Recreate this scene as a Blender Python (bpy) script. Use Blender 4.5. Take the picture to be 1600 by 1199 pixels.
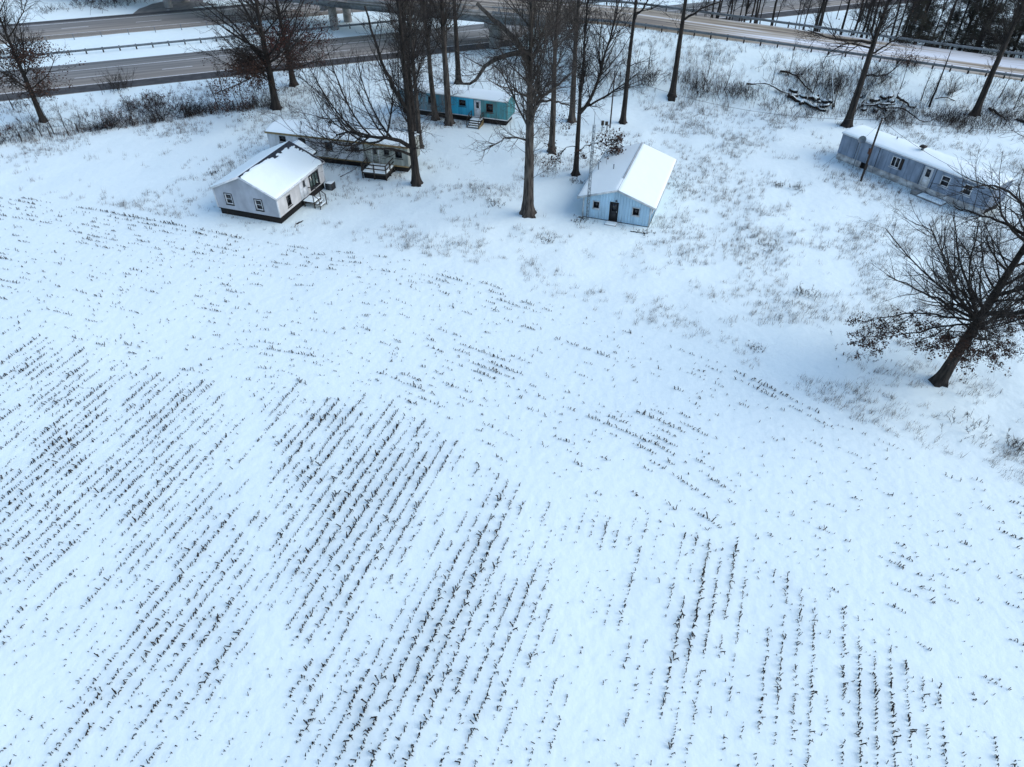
import bpy, math, random
import numpy as np
from mathutils import Vector, Matrix

for o in list(bpy.data.objects):
    bpy.data.objects.remove(o)
S = bpy.context.scene
COL = S.collection
rng = np.random.default_rng(11)
random.seed(5)
R = math.radians

# ------------------------------------------------------------------ camera, sky, sun, exposure
CAM_H, PITCH, FPX = 35.0, 41.0, 1109.0
cam = bpy.data.cameras.new('camera')
cam.sensor_fit = 'HORIZONTAL'
cam.sensor_width = 36.0
cam.lens = FPX / 1600.0 * 36.0
cam.clip_start = 0.5
cam.clip_end = 9000.0
camo = bpy.data.objects.new('camera', cam)
COL.objects.link(camo)
camo.location = (0, 0, CAM_H)
camo.rotation_euler = (R(90 - PITCH), 0, 0)
S.camera = camo

SUN_EL, SUN_AZ = 36.0, 97.0          # azimuth clockwise from +Y
W = bpy.data.worlds.new('World')
S.world = W
W.use_nodes = True
wn = W.node_tree.nodes
wl = W.node_tree.links
sky = wn.new('ShaderNodeTexSky')
sky.sky_type = 'NISHITA'
sky.sun_disc = False
sky.sun_elevation = R(SUN_EL)
sky.sun_rotation = R(SUN_AZ)
sky.air_density = 1.0
sky.dust_density = 0.6
sky.ozone_density = 1.0
wl.new(sky.outputs[0], wn['Background'].inputs[0])
wn['Background'].inputs[1].default_value = 0.15

sun = bpy.data.lights.new('sun', 'SUN')
sun.energy = 1.1
sun.angle = R(55)
sun.color = (1.0, 0.97, 0.93)
suno = bpy.data.objects.new('sun', sun)
COL.objects.link(suno)
sd = Vector((math.sin(R(SUN_AZ)) * math.cos(R(SUN_EL)), math.cos(R(SUN_AZ)) * math.cos(R(SUN_EL)), math.sin(R(SUN_EL))))
suno.rotation_euler = sd.to_track_quat('Z', 'Y').to_euler()

S.view_settings.view_transform = 'Standard'
S.view_settings.look = 'None'
S.view_settings.gamma = 1.0
S.view_settings.exposure = 0.80
S.view_settings.use_curve_mapping = False

# ------------------------------------------------------------------ survey helpers
SP, CP = math.sin(R(PITCH)), math.cos(R(PITCH))

def ray(px, py):
    u = (px - 800.0) / FPX
    v = (599.5 - py) / FPX
    return (u, CP + v * SP, -SP + v * CP)

def lift(px, py, Y):
    """place in the vertical plane at distance Y"""
    d = ray(px, py)
    t = Y / d[1]
    return np.array((d[0] * t, Y, CAM_H + d[2] * t))

def level(px, py, z):
    d = ray(px, py)
    t = (z - CAM_H) / d[2]
    return np.array((d[0] * t, d[1] * t, z))

def project(X, Y, Z):
    dz = Z - CAM_H
    dep = Y * CP - dz * SP
    up = Y * SP + dz * CP
    return 800 + FPX * X / dep, 599.5 - FPX * up / dep

# ------------------------------------------------------------------ numpy noise
_perm = np.random.default_rng(3).random((256, 256))

def vnoise(x, y, seed=0):
    x = np.asarray(x, float) + seed * 17.3
    y = np.asarray(y, float) + seed * 9.7
    xi = np.floor(x).astype(int)
    yi = np.floor(y).astype(int)
    fx = x - xi
    fy = y - yi
    fx = fx * fx * (3 - 2 * fx)
    fy = fy * fy * (3 - 2 * fy)
    g = lambda a, b: _perm[a & 255, b & 255]
    return (g(xi, yi) * (1 - fx) * (1 - fy) + g(xi + 1, yi) * fx * (1 - fy)
            + g(xi, yi + 1) * (1 - fx) * fy + g(xi + 1, yi + 1) * fx * fy) * 2 - 1

def fbm(x, y, seed=0, o=3):
    s = 0
    a = 1.0
    for k in range(o):
        s = s + a * vnoise(x * 2 ** k, y * 2 ** k, seed + k)
        a *= 0.5
    return s / 1.75

def sstep(a, b, x):
    t = np.clip((x - a) / (b - a), 0, 1)
    return t * t * (3 - 2 * t)

# ------------------------------------------------------------------ materials
MATS = {}

def mat(name, col, rough=0.8, var=0.0, vscale=3.0, bump=0.0, bscale=8.0, col2=None, spec=0.3, metal=0.0, stretch=(1, 1, 1), coords='Object', detail=5):
    m = bpy.data.materials.new(name)
    m.use_nodes = True
    nt = m.node_tree
    b = nt.nodes['Principled BSDF']
    b.inputs['Roughness'].default_value = rough
    b.inputs['Metallic'].default_value = metal
    b.inputs['Specular IOR Level'].default_value = spec
    b.inputs['Base Color'].default_value = (*col, 1)
    if var > 0 or col2 is not None or bump > 0:
        tc = nt.nodes.new('ShaderNodeTexCoord')
        mp = nt.nodes.new('ShaderNodeMapping')
        mp.inputs['Scale'].default_value = stretch
        nt.links.new(tc.outputs[coords], mp.inputs[0])
    if var > 0 or col2 is not None:
        n = nt.nodes.new('ShaderNodeTexNoise')
        n.inputs['Scale'].default_value = vscale
        n.inputs['Detail'].default_value = detail
        nt.links.new(mp.outputs[0], n.inputs['Vector'])
        cr = nt.nodes.new('ShaderNodeValToRGB')
        c2 = col2 if col2 is not None else tuple(c * (1 - var) for c in col)
        cr.color_ramp.elements[0].position = 0.36
        cr.color_ramp.elements[1].position = 0.64
        cr.color_ramp.elements[0].color = (*c2, 1)
        cr.color_ramp.elements[1].color = (*col, 1)
        nt.links.new(n.outputs[0], cr.inputs[0])
        nt.links.new(cr.outputs[0], b.inputs['Base Color'])
    if bump > 0:
        n2 = nt.nodes.new('ShaderNodeTexNoise')
        n2.inputs['Scale'].default_value = bscale
        n2.inputs['Detail'].default_value = 6
        nt.links.new(mp.outputs[0], n2.inputs['Vector'])
        bp = nt.nodes.new('ShaderNodeBump')
        bp.inputs['Strength'].default_value = 1.0
        bp.inputs['Distance'].default_value = bump
        nt.links.new(n2.outputs[0], bp.inputs['Height'])
        nt.links.new(bp.outputs[0], b.inputs['Normal'])
    MATS[name] = m
    return m

SNOWC = (0.78, 0.885, 0.855)
mat('snow', SNOWC, 0.7, bump=0.075, bscale=1.3, spec=0.2)
mat('roof_snow', (0.82, 0.905, 0.885), 0.75, bump=0.012, bscale=6, spec=0.15)
mat('asphalt', (0.20, 0.19, 0.172), 0.8, vscale=0.9, col2=(0.135, 0.128, 0.116), bump=0.01, bscale=30)
mat('shoulder', (0.075, 0.073, 0.07), 0.85, vscale=0.8, col2=(0.045, 0.044, 0.043), bump=0.01, bscale=20)
mat('paint', (0.72, 0.72, 0.70), 0.6, vscale=5, col2=(0.45, 0.45, 0.43))
mat('steel', (0.17, 0.20, 0.22), 0.45, var=0.35, vscale=2, spec=0.5, metal=0.3)
mat('steel_light', (0.42, 0.44, 0.45), 0.4, var=0.3, vscale=6, spec=0.5, metal=0.3)
mat('concrete', (0.30, 0.30, 0.29), 0.9, var=0.35, vscale=1.2, bump=0.01, bscale=10)
mat('post_wood', (0.045, 0.036, 0.03), 0.9, var=0.4, vscale=6, bump=0.01, bscale=20)
mat('bark', (0.042, 0.034, 0.028), 0.95, vscale=2.5, col2=(0.010, 0.008, 0.007), bump=0.06, bscale=5, stretch=(2.2, 2.2, 0.35))
mat('bark_pale', (0.090, 0.076, 0.064), 0.95, vscale=2.5, col2=(0.022, 0.018, 0.015), bump=0.06, bscale=5, stretch=(2.2, 2.2, 0.35))
mat('twig', (0.021, 0.017, 0.015), 0.9)
mat('twig_pale', (0.052, 0.043, 0.037), 0.9)
mat('leaf_brown', (0.070, 0.034, 0.021), 0.8, vscale=1.5, col2=(0.024, 0.013, 0.010))
mat('leaf_red', (0.105, 0.036, 0.024), 0.8, vscale=1.5, col2=(0.045, 0.018, 0.014))
mat('needle', (0.040, 0.044, 0.030), 0.85, vscale=1.0, col2=(0.050, 0.040, 0.030))
mat('dead_grass', (0.125, 0.082, 0.054), 0.9, vscale=0.6, col2=(0.040, 0.027, 0.021))
mat('stub', (0.036, 0.024, 0.016), 0.9, vscale=0.7, col2=(0.008, 0.007, 0.006))
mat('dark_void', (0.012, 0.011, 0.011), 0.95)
mat('glass', (0.010, 0.012, 0.015), 0.12, spec=0.5)
mat('white_trim', (0.68, 0.69, 0.70), 0.6, var=0.2, vscale=4)
mat('black_trim', (0.022, 0.022, 0.024), 0.6)
mat('siding_shaded', (0.39, 0.41, 0.45), 0.7, var=0.24, vscale=1.3, stretch=(1, 1, 0.5))  # grey house siding, shade put into the colour for walls away from the sun
mat('siding_lit', (0.53, 0.52, 0.51), 0.7, var=0.24, vscale=1.4, stretch=(1, 1, 0.5))  # same siding, lighter and warmer: sunlight put into the colour of the right wall
mat('shingle', (0.085, 0.088, 0.095), 0.95, var=0.45, vscale=5, bump=0.02, bscale=12)
mat('shed_blue', (0.40, 0.58, 0.71), 0.5, var=0.2, vscale=1.5, spec=0.4, stretch=(1, 1, 0.3))
mat('shed_trim', (0.52, 0.56, 0.58), 0.6, var=0.3, vscale=2)
mat('roof_metal', (0.42, 0.46, 0.47), 0.5, var=0.2, vscale=2)
mat('dirty_white', (0.66, 0.68, 0.70), 0.6, vscale=1.3, col2=(0.44, 0.46, 0.46), stretch=(1, 1, 0.4))
mat('cream_dirty', (0.42, 0.43, 0.38), 0.7, vscale=1.6, col2=(0.22, 0.23, 0.20), stretch=(1, 1, 0.35))
mat('tan_trim', (0.27, 0.20, 0.10), 0.8, var=0.4, vscale=2)
mat('trailer_bright', (0.04, 0.42, 0.60), 0.45, vscale=1.6, col2=(0.03, 0.29, 0.45), spec=0.45, stretch=(1, 1, 0.25))
mat('trailer_teal', (0.06, 0.29, 0.32), 0.55, vscale=1.8, col2=(0.08, 0.16, 0.16), spec=0.4, stretch=(1, 1, 0.25))
mat('trailer_faded', (0.10, 0.32, 0.42), 0.55, vscale=1.5, col2=(0.20, 0.22, 0.22), spec=0.4, stretch=(1, 1, 0.25))
mat('slate', (0.23, 0.285, 0.365), 0.6, var=0.34, vscale=1.4, stretch=(1, 1, 0.4))
mat('skirt', (0.60, 0.60, 0.58), 0.85, vscale=1.4, col2=(0.28, 0.27, 0.26))
mat('deck_wood', (0.055, 0.045, 0.036), 0.9, var=0.5, vscale=5)
mat('curtain', (0.24, 0.27, 0.26), 0.9, var=0.3, vscale=6, stretch=(6, 6, 0.2))
mat('rust', (0.10, 0.045, 0.03), 0.9, var=0.4, vscale=4)
mat('wire', (0.05, 0.05, 0.05), 0.7)

# clear window glass: mostly see-through, a little mirror
gm = bpy.data.materials.new('clear_glass')
gm.use_nodes = True
nt = gm.node_tree
nt.nodes.remove(nt.nodes['Principled BSDF'])
tr = nt.nodes.new('ShaderNodeBsdfTransparent')
tr.inputs[0].default_value = (0.8, 0.86, 0.84, 1)
gl = nt.nodes.new('ShaderNodeBsdfGlossy')
gl.inputs['Roughness'].default_value = 0.05
mx = nt.nodes.new('ShaderNodeMixShader')
mx.inputs[0].default_value = 0.12
nt.links.new(tr.outputs[0], mx.inputs[1])
nt.links.new(gl.outputs[0], mx.inputs[2])
nt.links.new(mx.outputs[0], nt.nodes['Material Output'].inputs[0])
MATS['clear_glass'] = gm

# ramp road: wet asphalt with wheel tracks through packed snow
def ramp_material():
    m = bpy.data.materials.new('ramp_surface')
    m.use_nodes = True
    nt = m.node_tree
    b = nt.nodes['Principled BSDF']
    b.inputs['Roughness'].default_value = 0.6
    uv = nt.nodes.new('ShaderNodeUVMap')
    mp = nt.nodes.new('ShaderNodeMapping')
    mp.inputs['Scale'].default_value = (0.035, 0.85, 1)
    nt.links.new(uv.outputs[0], mp.inputs[0])
    n = nt.nodes.new('ShaderNodeTexNoise')
    n.inputs['Scale'].default_value = 1.0
    n.inputs['Detail'].default_value = 6
    nt.links.new(mp.outputs[0], n.inputs['Vector'])
    cr = nt.nodes.new('ShaderNodeValToRGB')
    e = cr.color_ramp.elements
    e[0].position = 0.34
    e[0].color = (0.12, 0.092, 0.062, 1)
    e[1].position = 0.66
    e[1].color = (0.72, 0.76, 0.78, 1)
    e2 = cr.color_ramp.elements.new(0.52)
    e2.color = (0.38, 0.32, 0.23, 1)
    sep = nt.nodes.new('ShaderNodeSeparateXYZ')
    nt.links.new(uv.outputs[0], sep.inputs[0])
    mr = nt.nodes.new('ShaderNodeMapRange')       # salted brown slush towards the bridge, snow packed farther out
    mr.inputs['From Min'].default_value = 18
    mr.inputs['From Max'].default_value = 60
    mr.inputs['To Min'].default_value = -0.05
    mr.inputs['To Max'].default_value = 0.13
    nt.links.new(sep.outputs[0], mr.inputs[0])
    ad = nt.nodes.new('ShaderNodeMath')
    nt.links.new(n.outputs[0], ad.inputs[0])
    nt.links.new(mr.outputs[0], ad.inputs[1])
    nt.links.new(ad.outputs[0], cr.inputs[0])
    nt.links.new(cr.outputs[0], b.inputs['Base Color'])
    MATS['ramp_surface'] = m
ramp_material()

def streaked(name, c0, c1, sx_=0.03, sy_=1.1):
    m = bpy.data.materials.new(name)
    m.use_nodes = True
    nt = m.node_tree
    b = nt.nodes['Principled BSDF']
    b.inputs['Roughness'].default_value = 0.8
    uv = nt.nodes.new('ShaderNodeUVMap')
    mp = nt.nodes.new('ShaderNodeMapping')
    mp.inputs['Scale'].default_value = (sx_, sy_, 1)
    nt.links.new(uv.outputs[0], mp.inputs[0])
    n = nt.nodes.new('ShaderNodeTexNoise')
    n.inputs['Scale'].default_value = 1.0
    n.inputs['Detail'].default_value = 7
    nt.links.new(mp.outputs[0], n.inputs['Vector'])
    cr = nt.nodes.new('ShaderNodeValToRGB')
    cr.color_ramp.elements[0].position = 0.35
    cr.color_ramp.elements[1].position = 0.65
    cr.color_ramp.elements[0].color = (*c0, 1)
    cr.color_ramp.elements[1].color = (*c1, 1)
    nt.links.new(n.outputs[0], cr.inputs[0])
    nt.links.new(cr.outputs[0], b.inputs['Base Color'])
    MATS[name] = m
streaked('highway_surface', (0.16, 0.15, 0.13), (0.29, 0.27, 0.235))

# snow with faint furrow ridges in the field
def furrows():
    nt = MATS['snow'].node_tree
    bp = [n for n in nt.nodes if n.type == 'BUMP'][0]
    src = bp.inputs['Height'].links[0].from_socket
    tc = [n for n in nt.nodes if n.type == 'TEX_COORD'][0]
    rot = nt.nodes.new('ShaderNodeMapping')
    rot.inputs['Rotation'].default_value = (0, 0, R(20.0))
    nt.links.new(tc.outputs['Object'], rot.inputs[0])
    sp = nt.nodes.new('ShaderNodeSeparateXYZ')
    nt.links.new(rot.outputs[0], sp.inputs[0])
    mu = nt.nodes.new('ShaderNodeMath')
    mu.operation = 'MULTIPLY'
    mu.inputs[1].default_value = 2 * math.pi / 0.76
    nt.links.new(sp.outputs[0], mu.inputs[0])
    sn = nt.nodes.new('ShaderNodeMath')
    sn.operation = 'SINE'
    nt.links.new(mu.outputs[0], sn.inputs[0])
    at = nt.nodes.new('ShaderNodeAttribute')
    at.attribute_name = 'field'
    m2 = nt.nodes.new('ShaderNodeMath')
    m2.operation = 'MULTIPLY'
    nt.links.new(sn.outputs[0], m2.inputs[0])
    nt.links.new(at.outputs['Fac'], m2.inputs[1])
    ns = nt.nodes.new('ShaderNodeTexNoise')
    ns.inputs['Scale'].default_value = 0.22
    nt.links.new(tc.outputs['Object'], ns.inputs['Vector'])
    m3 = nt.nodes.new('ShaderNodeMath')
    m3.operation = 'MULTIPLY'
    nt.links.new(m2.outputs[0], m3.inputs[0])
    nt.links.new(ns.outputs[0], m3.inputs[1])
    m4 = nt.nodes.new('ShaderNodeMath')
    m4.operation = 'MULTIPLY_ADD'
    m4.inputs[1].default_value = 0.035
    nt.links.new(m3.outputs[0], m4.inputs[0])
    nt.links.new(src, m4.inputs[2])
    nt.links.new(m4.outputs[0], bp.inputs['Height'])
furrows()

# ------------------------------------------------------------------ mesh helpers
def mesh_np(name, V, faces, uv=None, smooth=False):
    """faces: list of int arrays (n,3) or (n,4)"""
    me = bpy.data.meshes.new(name)
    V = np.ascontiguousarray(V, dtype=np.float32)
    faces = [np.asarray(f, dtype=np.int32) for f in faces if len(f)]
    nl = sum(f.size for f in faces)
    nf = sum(len(f) for f in faces)
    me.vertices.add(len(V))
    me.vertices.foreach_set('co', V.ravel())
    me.loops.add(nl)
    me.loops.foreach_set('vertex_index', np.concatenate([f.ravel() for f in faces]))
    me.polygons.add(nf)
    tot = np.concatenate([np.full(len(f), f.shape[1], np.int32) for f in faces])
    st = np.zeros(nf, np.int32)
    st[1:] = np.cumsum(tot)[:-1]
    me.polygons.foreach_set('loop_start', st)
    me.polygons.foreach_set('loop_total', tot)
    if smooth:
        me.polygons.foreach_set('use_smooth', np.ones(nf, bool))
    me.update(calc_edges=True)
    if uv is not None:
        ul = me.uv_layers.new(name='UVMap')
        idx = np.concatenate([f.ravel() for f in faces])
        ul.data.foreach_set('uv', np.asarray(uv, np.float32)[idx].ravel())
    me.validate()
    return me

def link(name, me, material=None, parent=None, loc=None, rz=0):
    o = bpy.data.objects.new(name, me)
    COL.objects.link(o)
    if material is not None and me is not None and not me.materials:
        me.materials.append(MATS[material])
    if parent is not None:
        o.parent = parent
    if loc is not None:
        o.location = loc
    if rz:
        o.rotation_euler = (0, 0, rz)
    return o

def tag(o, label=None, cat=None, group=None, kind=None):
    if label:
        o['label'] = label
    if cat:
        o['category'] = cat
    if group:
        o['group'] = group
    if kind:
        o['kind'] = kind
    return o

def thing(name, label, cat, loc=(0, 0, 0), rz=0, group=None):
    o = bpy.data.objects.new(name, None)
    o.empty_display_size = 0.3
    COL.objects.link(o)
    o.location = loc
    o.rotation_euler = (0, 0, rz)
    return tag(o, label, cat, group)

class MB:
    """collects boxes, prisms and quads for one mesh"""
    def __init__(s):
        s.v = []
        s.q = []
        s.t = []
    def n(s):
        return len(s.v)
    def box(s, a, b):
        i = s.n()
        x0, y0, z0 = a
        x1, y1, z1 = b
        s.v += [(x0, y0, z0), (x1, y0, z0), (x1, y1, z0), (x0, y1, z0), (x0, y0, z1), (x1, y0, z1), (x1, y1, z1), (x0, y1, z1)]
        s.q += [(i, i + 3, i + 2, i + 1), (i + 4, i + 5, i + 6, i + 7), (i, i + 1, i + 5, i + 4), (i + 1, i + 2, i + 6, i + 5), (i + 2, i + 3, i + 7, i + 6), (i + 3, i, i + 4, i + 7)]
        return s
    def hexa(s, p):
        """8 points, bottom loop then top loop"""
        i = s.n()
        s.v += [tuple(q) for q in p]
        s.q += [(i, i + 3, i + 2, i + 1), (i + 4, i + 5, i + 6, i + 7), (i, i + 1, i + 5, i + 4), (i + 1, i + 2, i + 6, i + 5), (i + 2, i + 3, i + 7, i + 6), (i + 3, i, i + 4, i + 7)]
        return s
    def bar(s, a, b, w, h=None):
        """square bar between two points"""
        a = np.array(a, float)
        b = np.array(b, float)
        h = h or w
        d = b - a
        d /= np.linalg.norm(d)
        ref = np.array((0, 0, 1.0)) if abs(d[2]) < 0.9 else np.array((1.0, 0, 0))
        u = np.cross(d, ref)
        u /= np.linalg.norm(u)
        v = np.cross(u, d)
        p = []
        for c in (a, b):
            for su, sv in ((-1, -1), (1, -1), (1, 1), (-1, 1)):
                p.append(c + u * su * w / 2 + v * sv * h / 2)
        return s.hexa(p)
    def quad(s, a, b, c, d):
        i = s.n()
        s.v += [tuple(a), tuple(b), tuple(c), tuple(d)]
        s.q.append((i, i + 1, i + 2, i + 3))
        return s
    def tri(s, a, b, c):
        i = s.n()
        s.v += [tuple(a), tuple(b), tuple(c)]
        s.t.append((i, i + 1, i + 2))
        return s
    def mesh(s, name, smooth=False):
        f = []
        if s.q:
            f.append(np.array(s.q))
        if s.t:
            f.append(np.array(s.t))
        return mesh_np(name, np.array(s.v, float), f, smooth=smooth)
    def build(s, name, material, parent=None, **k):
        return link(name, s.mesh(name), material, parent, **k)

def tubes(P, Rr, sides, cap=False):
    """P (N,K,3), Rr (N,K) -> verts, quads"""
    P = np.asarray(P, float)
    Rr = np.asarray(Rr, float)
    N, K, _ = P.shape
    T = np.empty_like(P)
    T[:, 1:-1] = P[:, 2:] - P[:, :-2]
    T[:, 0] = P[:, 1] - P[:, 0]
    T[:, -1] = P[:, -1] - P[:, -2]
    T /= np.linalg.norm(T, axis=2, keepdims=True) + 1e-9
    D = P[:, -1] - P[:, 0]
    D /= np.linalg.norm(D, axis=1, keepdims=True) + 1e-9
    ref = np.where(np.abs(D[:, 2:3]) > 0.8, np.array([[1.0, 0.1, 0]]), np.array([[0, 0.1, 1.0]]))
    U = np.cross(T, ref[:, None, :])
    U /= np.linalg.norm(U, axis=2, keepdims=True) + 1e-9
    Vv = np.cross(T, U)
    a = np.arange(sides) * 2 * np.pi / sides
    ring = (P[:, :, None, :] + Rr[:, :, None, None] * (U[:, :, None, :] * np.cos(a)[None, None, :, None] + Vv[:, :, None, :] * np.sin(a)[None, None, :, None]))
    V = ring.reshape(-1, 3)
    base = (np.arange(N) * K * sides)[:, None, None]
    k = (np.arange(K - 1) * sides)[None, :, None]
    j = np.arange(sides)[None, None, :]
    jn = (j + 1) % sides
    q = np.stack([base + k + j, base + k + sides + j, base + k + sides + jn, base + k + jn], axis=-1).reshape(-1, 4)
    if cap and sides == 4:
        c0 = base[:, 0, 0]
        e0 = c0 + (K - 1) * sides
        q = np.concatenate([q, np.stack([c0, c0 + 1, c0 + 2, c0 + 3], -1), np.stack([e0 + 3, e0 + 2, e0 + 1, e0], -1)])
    return V, q

def join(parts):
    Vs, Q = [], []
    off = 0
    for V, q in parts:
        if len(V) == 0:
            continue
        Vs.append(V)
        Q.append(q + off)
        off += len(V)
    quads = [q for q in Q if q.shape[1] == 4]
    tris = [q for q in Q if q.shape[1] == 3]
    f = []
    if quads:
        f.append(np.concatenate(quads))
    if tris:
        f.append(np.concatenate(tris))
    return np.concatenate(Vs), f

# ------------------------------------------------------------------ terrain
HS = np.array((0.94, 0.342))
HS = HS / np.linalg.norm(HS)
HN = np.array((-HS[1], HS[0]))           # the highway runs along HS, HN points across it

def hw(s, n):
    return HS * s + HN * n

RX = np.array((-160, -100, -66, -31, -3.2, 8.0, 17.3, 36.6, 70.4, 110, 170, 400))
RY = np.array((188, 161.5, 147, 131.5, 119.8, 115.4, 113.0, 108.3, 101.0, 92.5, 79.0, 28.0))
RZ = np.array((3.6, 5.6, 5.7, 5.8, 6.2, 6.4, 6.3, 5.0, 2.5, 1.0, 0.5, 0.4))
ROAD_W = 10.2
COSR = 0.975

def road_y(x):
    return np.interp(x, RX, RY)

def road_z(x):
    return np.interp(x, RX, RZ)

EDGE_PX = [(-250, 255), (0, 298), (200, 330), (410, 372), (650, 402), (890, 478), (1150, 568), (1330, 660), (1600, 765), (1900, 880)]
EDGE = np.array([level(px, py, 0)[:2] for px, py in EDGE_PX])

def edge_y(x):
    return np.interp(x, EDGE[:, 0], EDGE[:, 1])

PADS = [(-25.4, 70.26, R(-18.5), -3.9, 3.9, -4.6, 7.4), (-28.49, 81.25, R(-14.9), 0, 17.4, -2.5, 3.65), (-15.0, 95.6, R(-18.6), 0, 15.2, -1.5, 3.1),
        (38.3, 80.9, R(-55.2), 0, 17.6, -1.0, 3.65), (12.4, 70.85, R(-19.3), -3.5, 3.5, -6.3, 5.8)]

def ground(x, y):
    x = np.asarray(x, float)
    y = np.asarray(y, float)
    n = x * HN[0] + y * HN[1]
    base = 0.20 * fbm(x / 17, y / 17, 1) + 0.05 * vnoise(x / 3.3, y / 3.3, 7)
    rough = sstep(0, 3, y - edge_y(x)) * sstep(0, 3, 116 - n)
    base = base + rough * 0.16 * fbm(x / 1.9, y / 1.9, 21, 2)
    for cx, cy, an, x0, x1, y0, y1 in PADS:
        dx, dy = x - cx, y - cy
        u_ = dx * math.cos(an) + dy * math.sin(an)
        v_ = -dx * math.sin(an) + dy * math.cos(an)
        dd = np.maximum(np.maximum(x0 - u_, u_ - x1), np.maximum(y0 - v_, v_ - y1))
        w_ = 1 - sstep(0.3, 2.6, dd)
        base = base * (1 - w_) - 0.04 * w_
    hwm = sstep(114, 117.5, n) * (1 - sstep(162, 165, n))
    onroad = (sstep(117.3, 118.6, n) * (1 - sstep(131.6, 132.9, n)) + sstep(147.6, 148.9, n) * (1 - sstep(160.6, 161.9, n)))
    base = base * (1 - hwm) + hwm * (0.03 + 0.05 * vnoise(x / 2.5, y / 2.5, 4) * (1 - onroad)) - 0.10 * onroad
    yc = road_y(x) + ROAD_W / 2 / COSR
    d = np.abs(y - yc) * COSR
    zc = road_z(x)
    e = zc - 0.07 - np.maximum(0, d - 6.1) / 2.0 + 0.15 * fbm(x / 3, y / 3, 9) * sstep(6, 9, d)
    e = np.where(x < 9, e - (9 - x) / 1.3, e)
    e = np.where(x < -98, zc - 0.07 - np.maximum(0, d - 6.1) / 2.0 - np.maximum(0, x + 104) * 0.8, e)
    k = 0.35
    hh = np.clip(0.5 + 0.5 * (e - base) / k, 0, 1)
    return base * (1 - hh) + e * hh + k * hh * (1 - hh)

def gp(px, py):
    """ground point seen at a survey pixel"""
    z = 0.0
    for i in range(60):
        p = level(px, py, z)
        z = 0.6 * z + 0.4 * float(ground(p[0], p[1]))
    p = level(px, py, z)
    return np.array((p[0], p[1], float(ground(p[0], p[1]))))

def on_ground(x, y):
    return np.array((x, y, float(ground(x, y))))

gx = np.concatenate([-np.geomspace(3500, 112, 26), np.arange(-108, 108.1, 0.9), np.geomspace(112, 3500, 26)])
gy = np.concatenate([-np.geomspace(3500, 12, 26), np.arange(-8, 170.1, 0.9), np.geomspace(174, 3500, 28)])
GX, GY = np.meshgrid(gx, gy, indexing='xy')
GZ = ground(GX, GY)
nx, ny = len(gx), len(gy)
ii = (np.arange(ny - 1)[:, None] * nx + np.arange(nx - 1)[None, :])
fq = np.stack([ii, ii + 1, ii + 1 + nx, ii + nx], -1).reshape(-1, 4)
go = link('snowy_ground', mesh_np('snowy_ground', np.stack([GX, GY, GZ], -1).reshape(-1, 3), [fq], smooth=True), 'snow')
fa = go.data.attributes.new('field', 'FLOAT', 'POINT')
fa.data.foreach_set('value', (1 - sstep(-3, -0.5, GY - edge_y(GX))).ravel().astype(np.float32))
tag(go, kind='structure')
# ------------------------------------------------------------------ roads
def strip(s0, s1, n0, n1, z, step=4.0):
    ss = np.linspace(s0, s1, max(2, int((s1 - s0) / step) + 1))
    V = []
    for s in ss:
        a = hw(s, n0)
        b = hw(s, n1)
        V += [(a[0], a[1], z), (b[0], b[1], z)]
    k = np.arange(len(ss) - 1) * 2
    return np.array(V), np.stack([k, k + 2, k + 3, k + 1], -1)

def slab(s0, s1, n0, n1, z, th=0.12, step=8.0):
    """carriageway sheet with a real edge"""
    ss = np.linspace(s0, s1, max(2, int((s1 - s0) / step) + 1))
    V = []
    for s in ss:
        a = hw(s, n0)
        b = hw(s, n1)
        V += [(a[0], a[1], z - th), (a[0], a[1], z), (b[0], b[1], z), (b[0], b[1], z - th)]
    k = np.arange(len(ss) - 1) * 4
    q = [np.stack([k + i, k + 4 + i, k + 5 + i, k + 1 + i], -1) for i in range(3)]
    return np.array(V), np.concatenate(q)

def highway(name, n0, n1, edges, dashes, phase, sh):
    V, q = slab(-420, 460, n0, n1, 0.05)
    uvh = np.stack([V[:, 0] * HS[0] + V[:, 1] * HS[1], V[:, 0] * HN[0] + V[:, 1] * HN[1]], -1)
    o = link(name, mesh_np(name, V, [q], uv=uvh), 'highway_surface')
    tag(o, kind='structure')
    V, q = strip(-420, 460, sh[0], sh[1], 0.053)
    link('shoulder', mesh_np('shoulder', V, [q]), 'shoulder', o)
    for n, w in edges:
        V, q = strip(-420, 460, n - w / 2, n + w / 2, 0.056)
        link('edge_line', mesh_np('edge_line', V, [q]), 'paint', o)
    V, q = strip(-2.2, 2.2, -0.11, 0.11, 0.0)
    dm = mesh_np('lane_dash', V, [q])
    for n in dashes:
        for k in range(-9, 12):
            p = hw(phase + k * 12.2, n)
            link('lane_dash', dm, 'paint', o, loc=(p[0], p[1], 0.056))
    return o

highway('near_carriageway', 118.1, 132.4, [(121.2, 0.28), (128.8, 0.22)], [124.9], -21.5, (118.12, 120.9))
highway('far_carriageway', 148.3, 161.3, [(150.9, 0.22), (158.6, 0.28)], [154.8], -14.0, (159.6, 161.28))
# slip road leaving the far carriageway
mb = MB()
pts = [(-17.0, 161.0), (40, 161.0), (60, 166), (120, 190), (112, 196), (40, 178), (-14, 172)]
P_ = [hw(s, n) for s, n in pts]
i0 = [(p[0], p[1], 0.04) for p in P_]
me = bpy.data.meshes.new('slip_road')
me.from_pydata(i0 + [(p[0], p[1], -0.12) for p in P_], [], [tuple(range(7))] + [(i, i + 7, (i + 1) % 7 + 7, (i + 1) % 7) for i in range(7)])
tag(link('slip_road', me, 'asphalt'), kind='structure')

def ramp_pt(x, d, dz=0.0):
    return np.array((x + 0.22 * d * COSR, road_y(x) + d * COSR, road_z(x) + dz))

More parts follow.
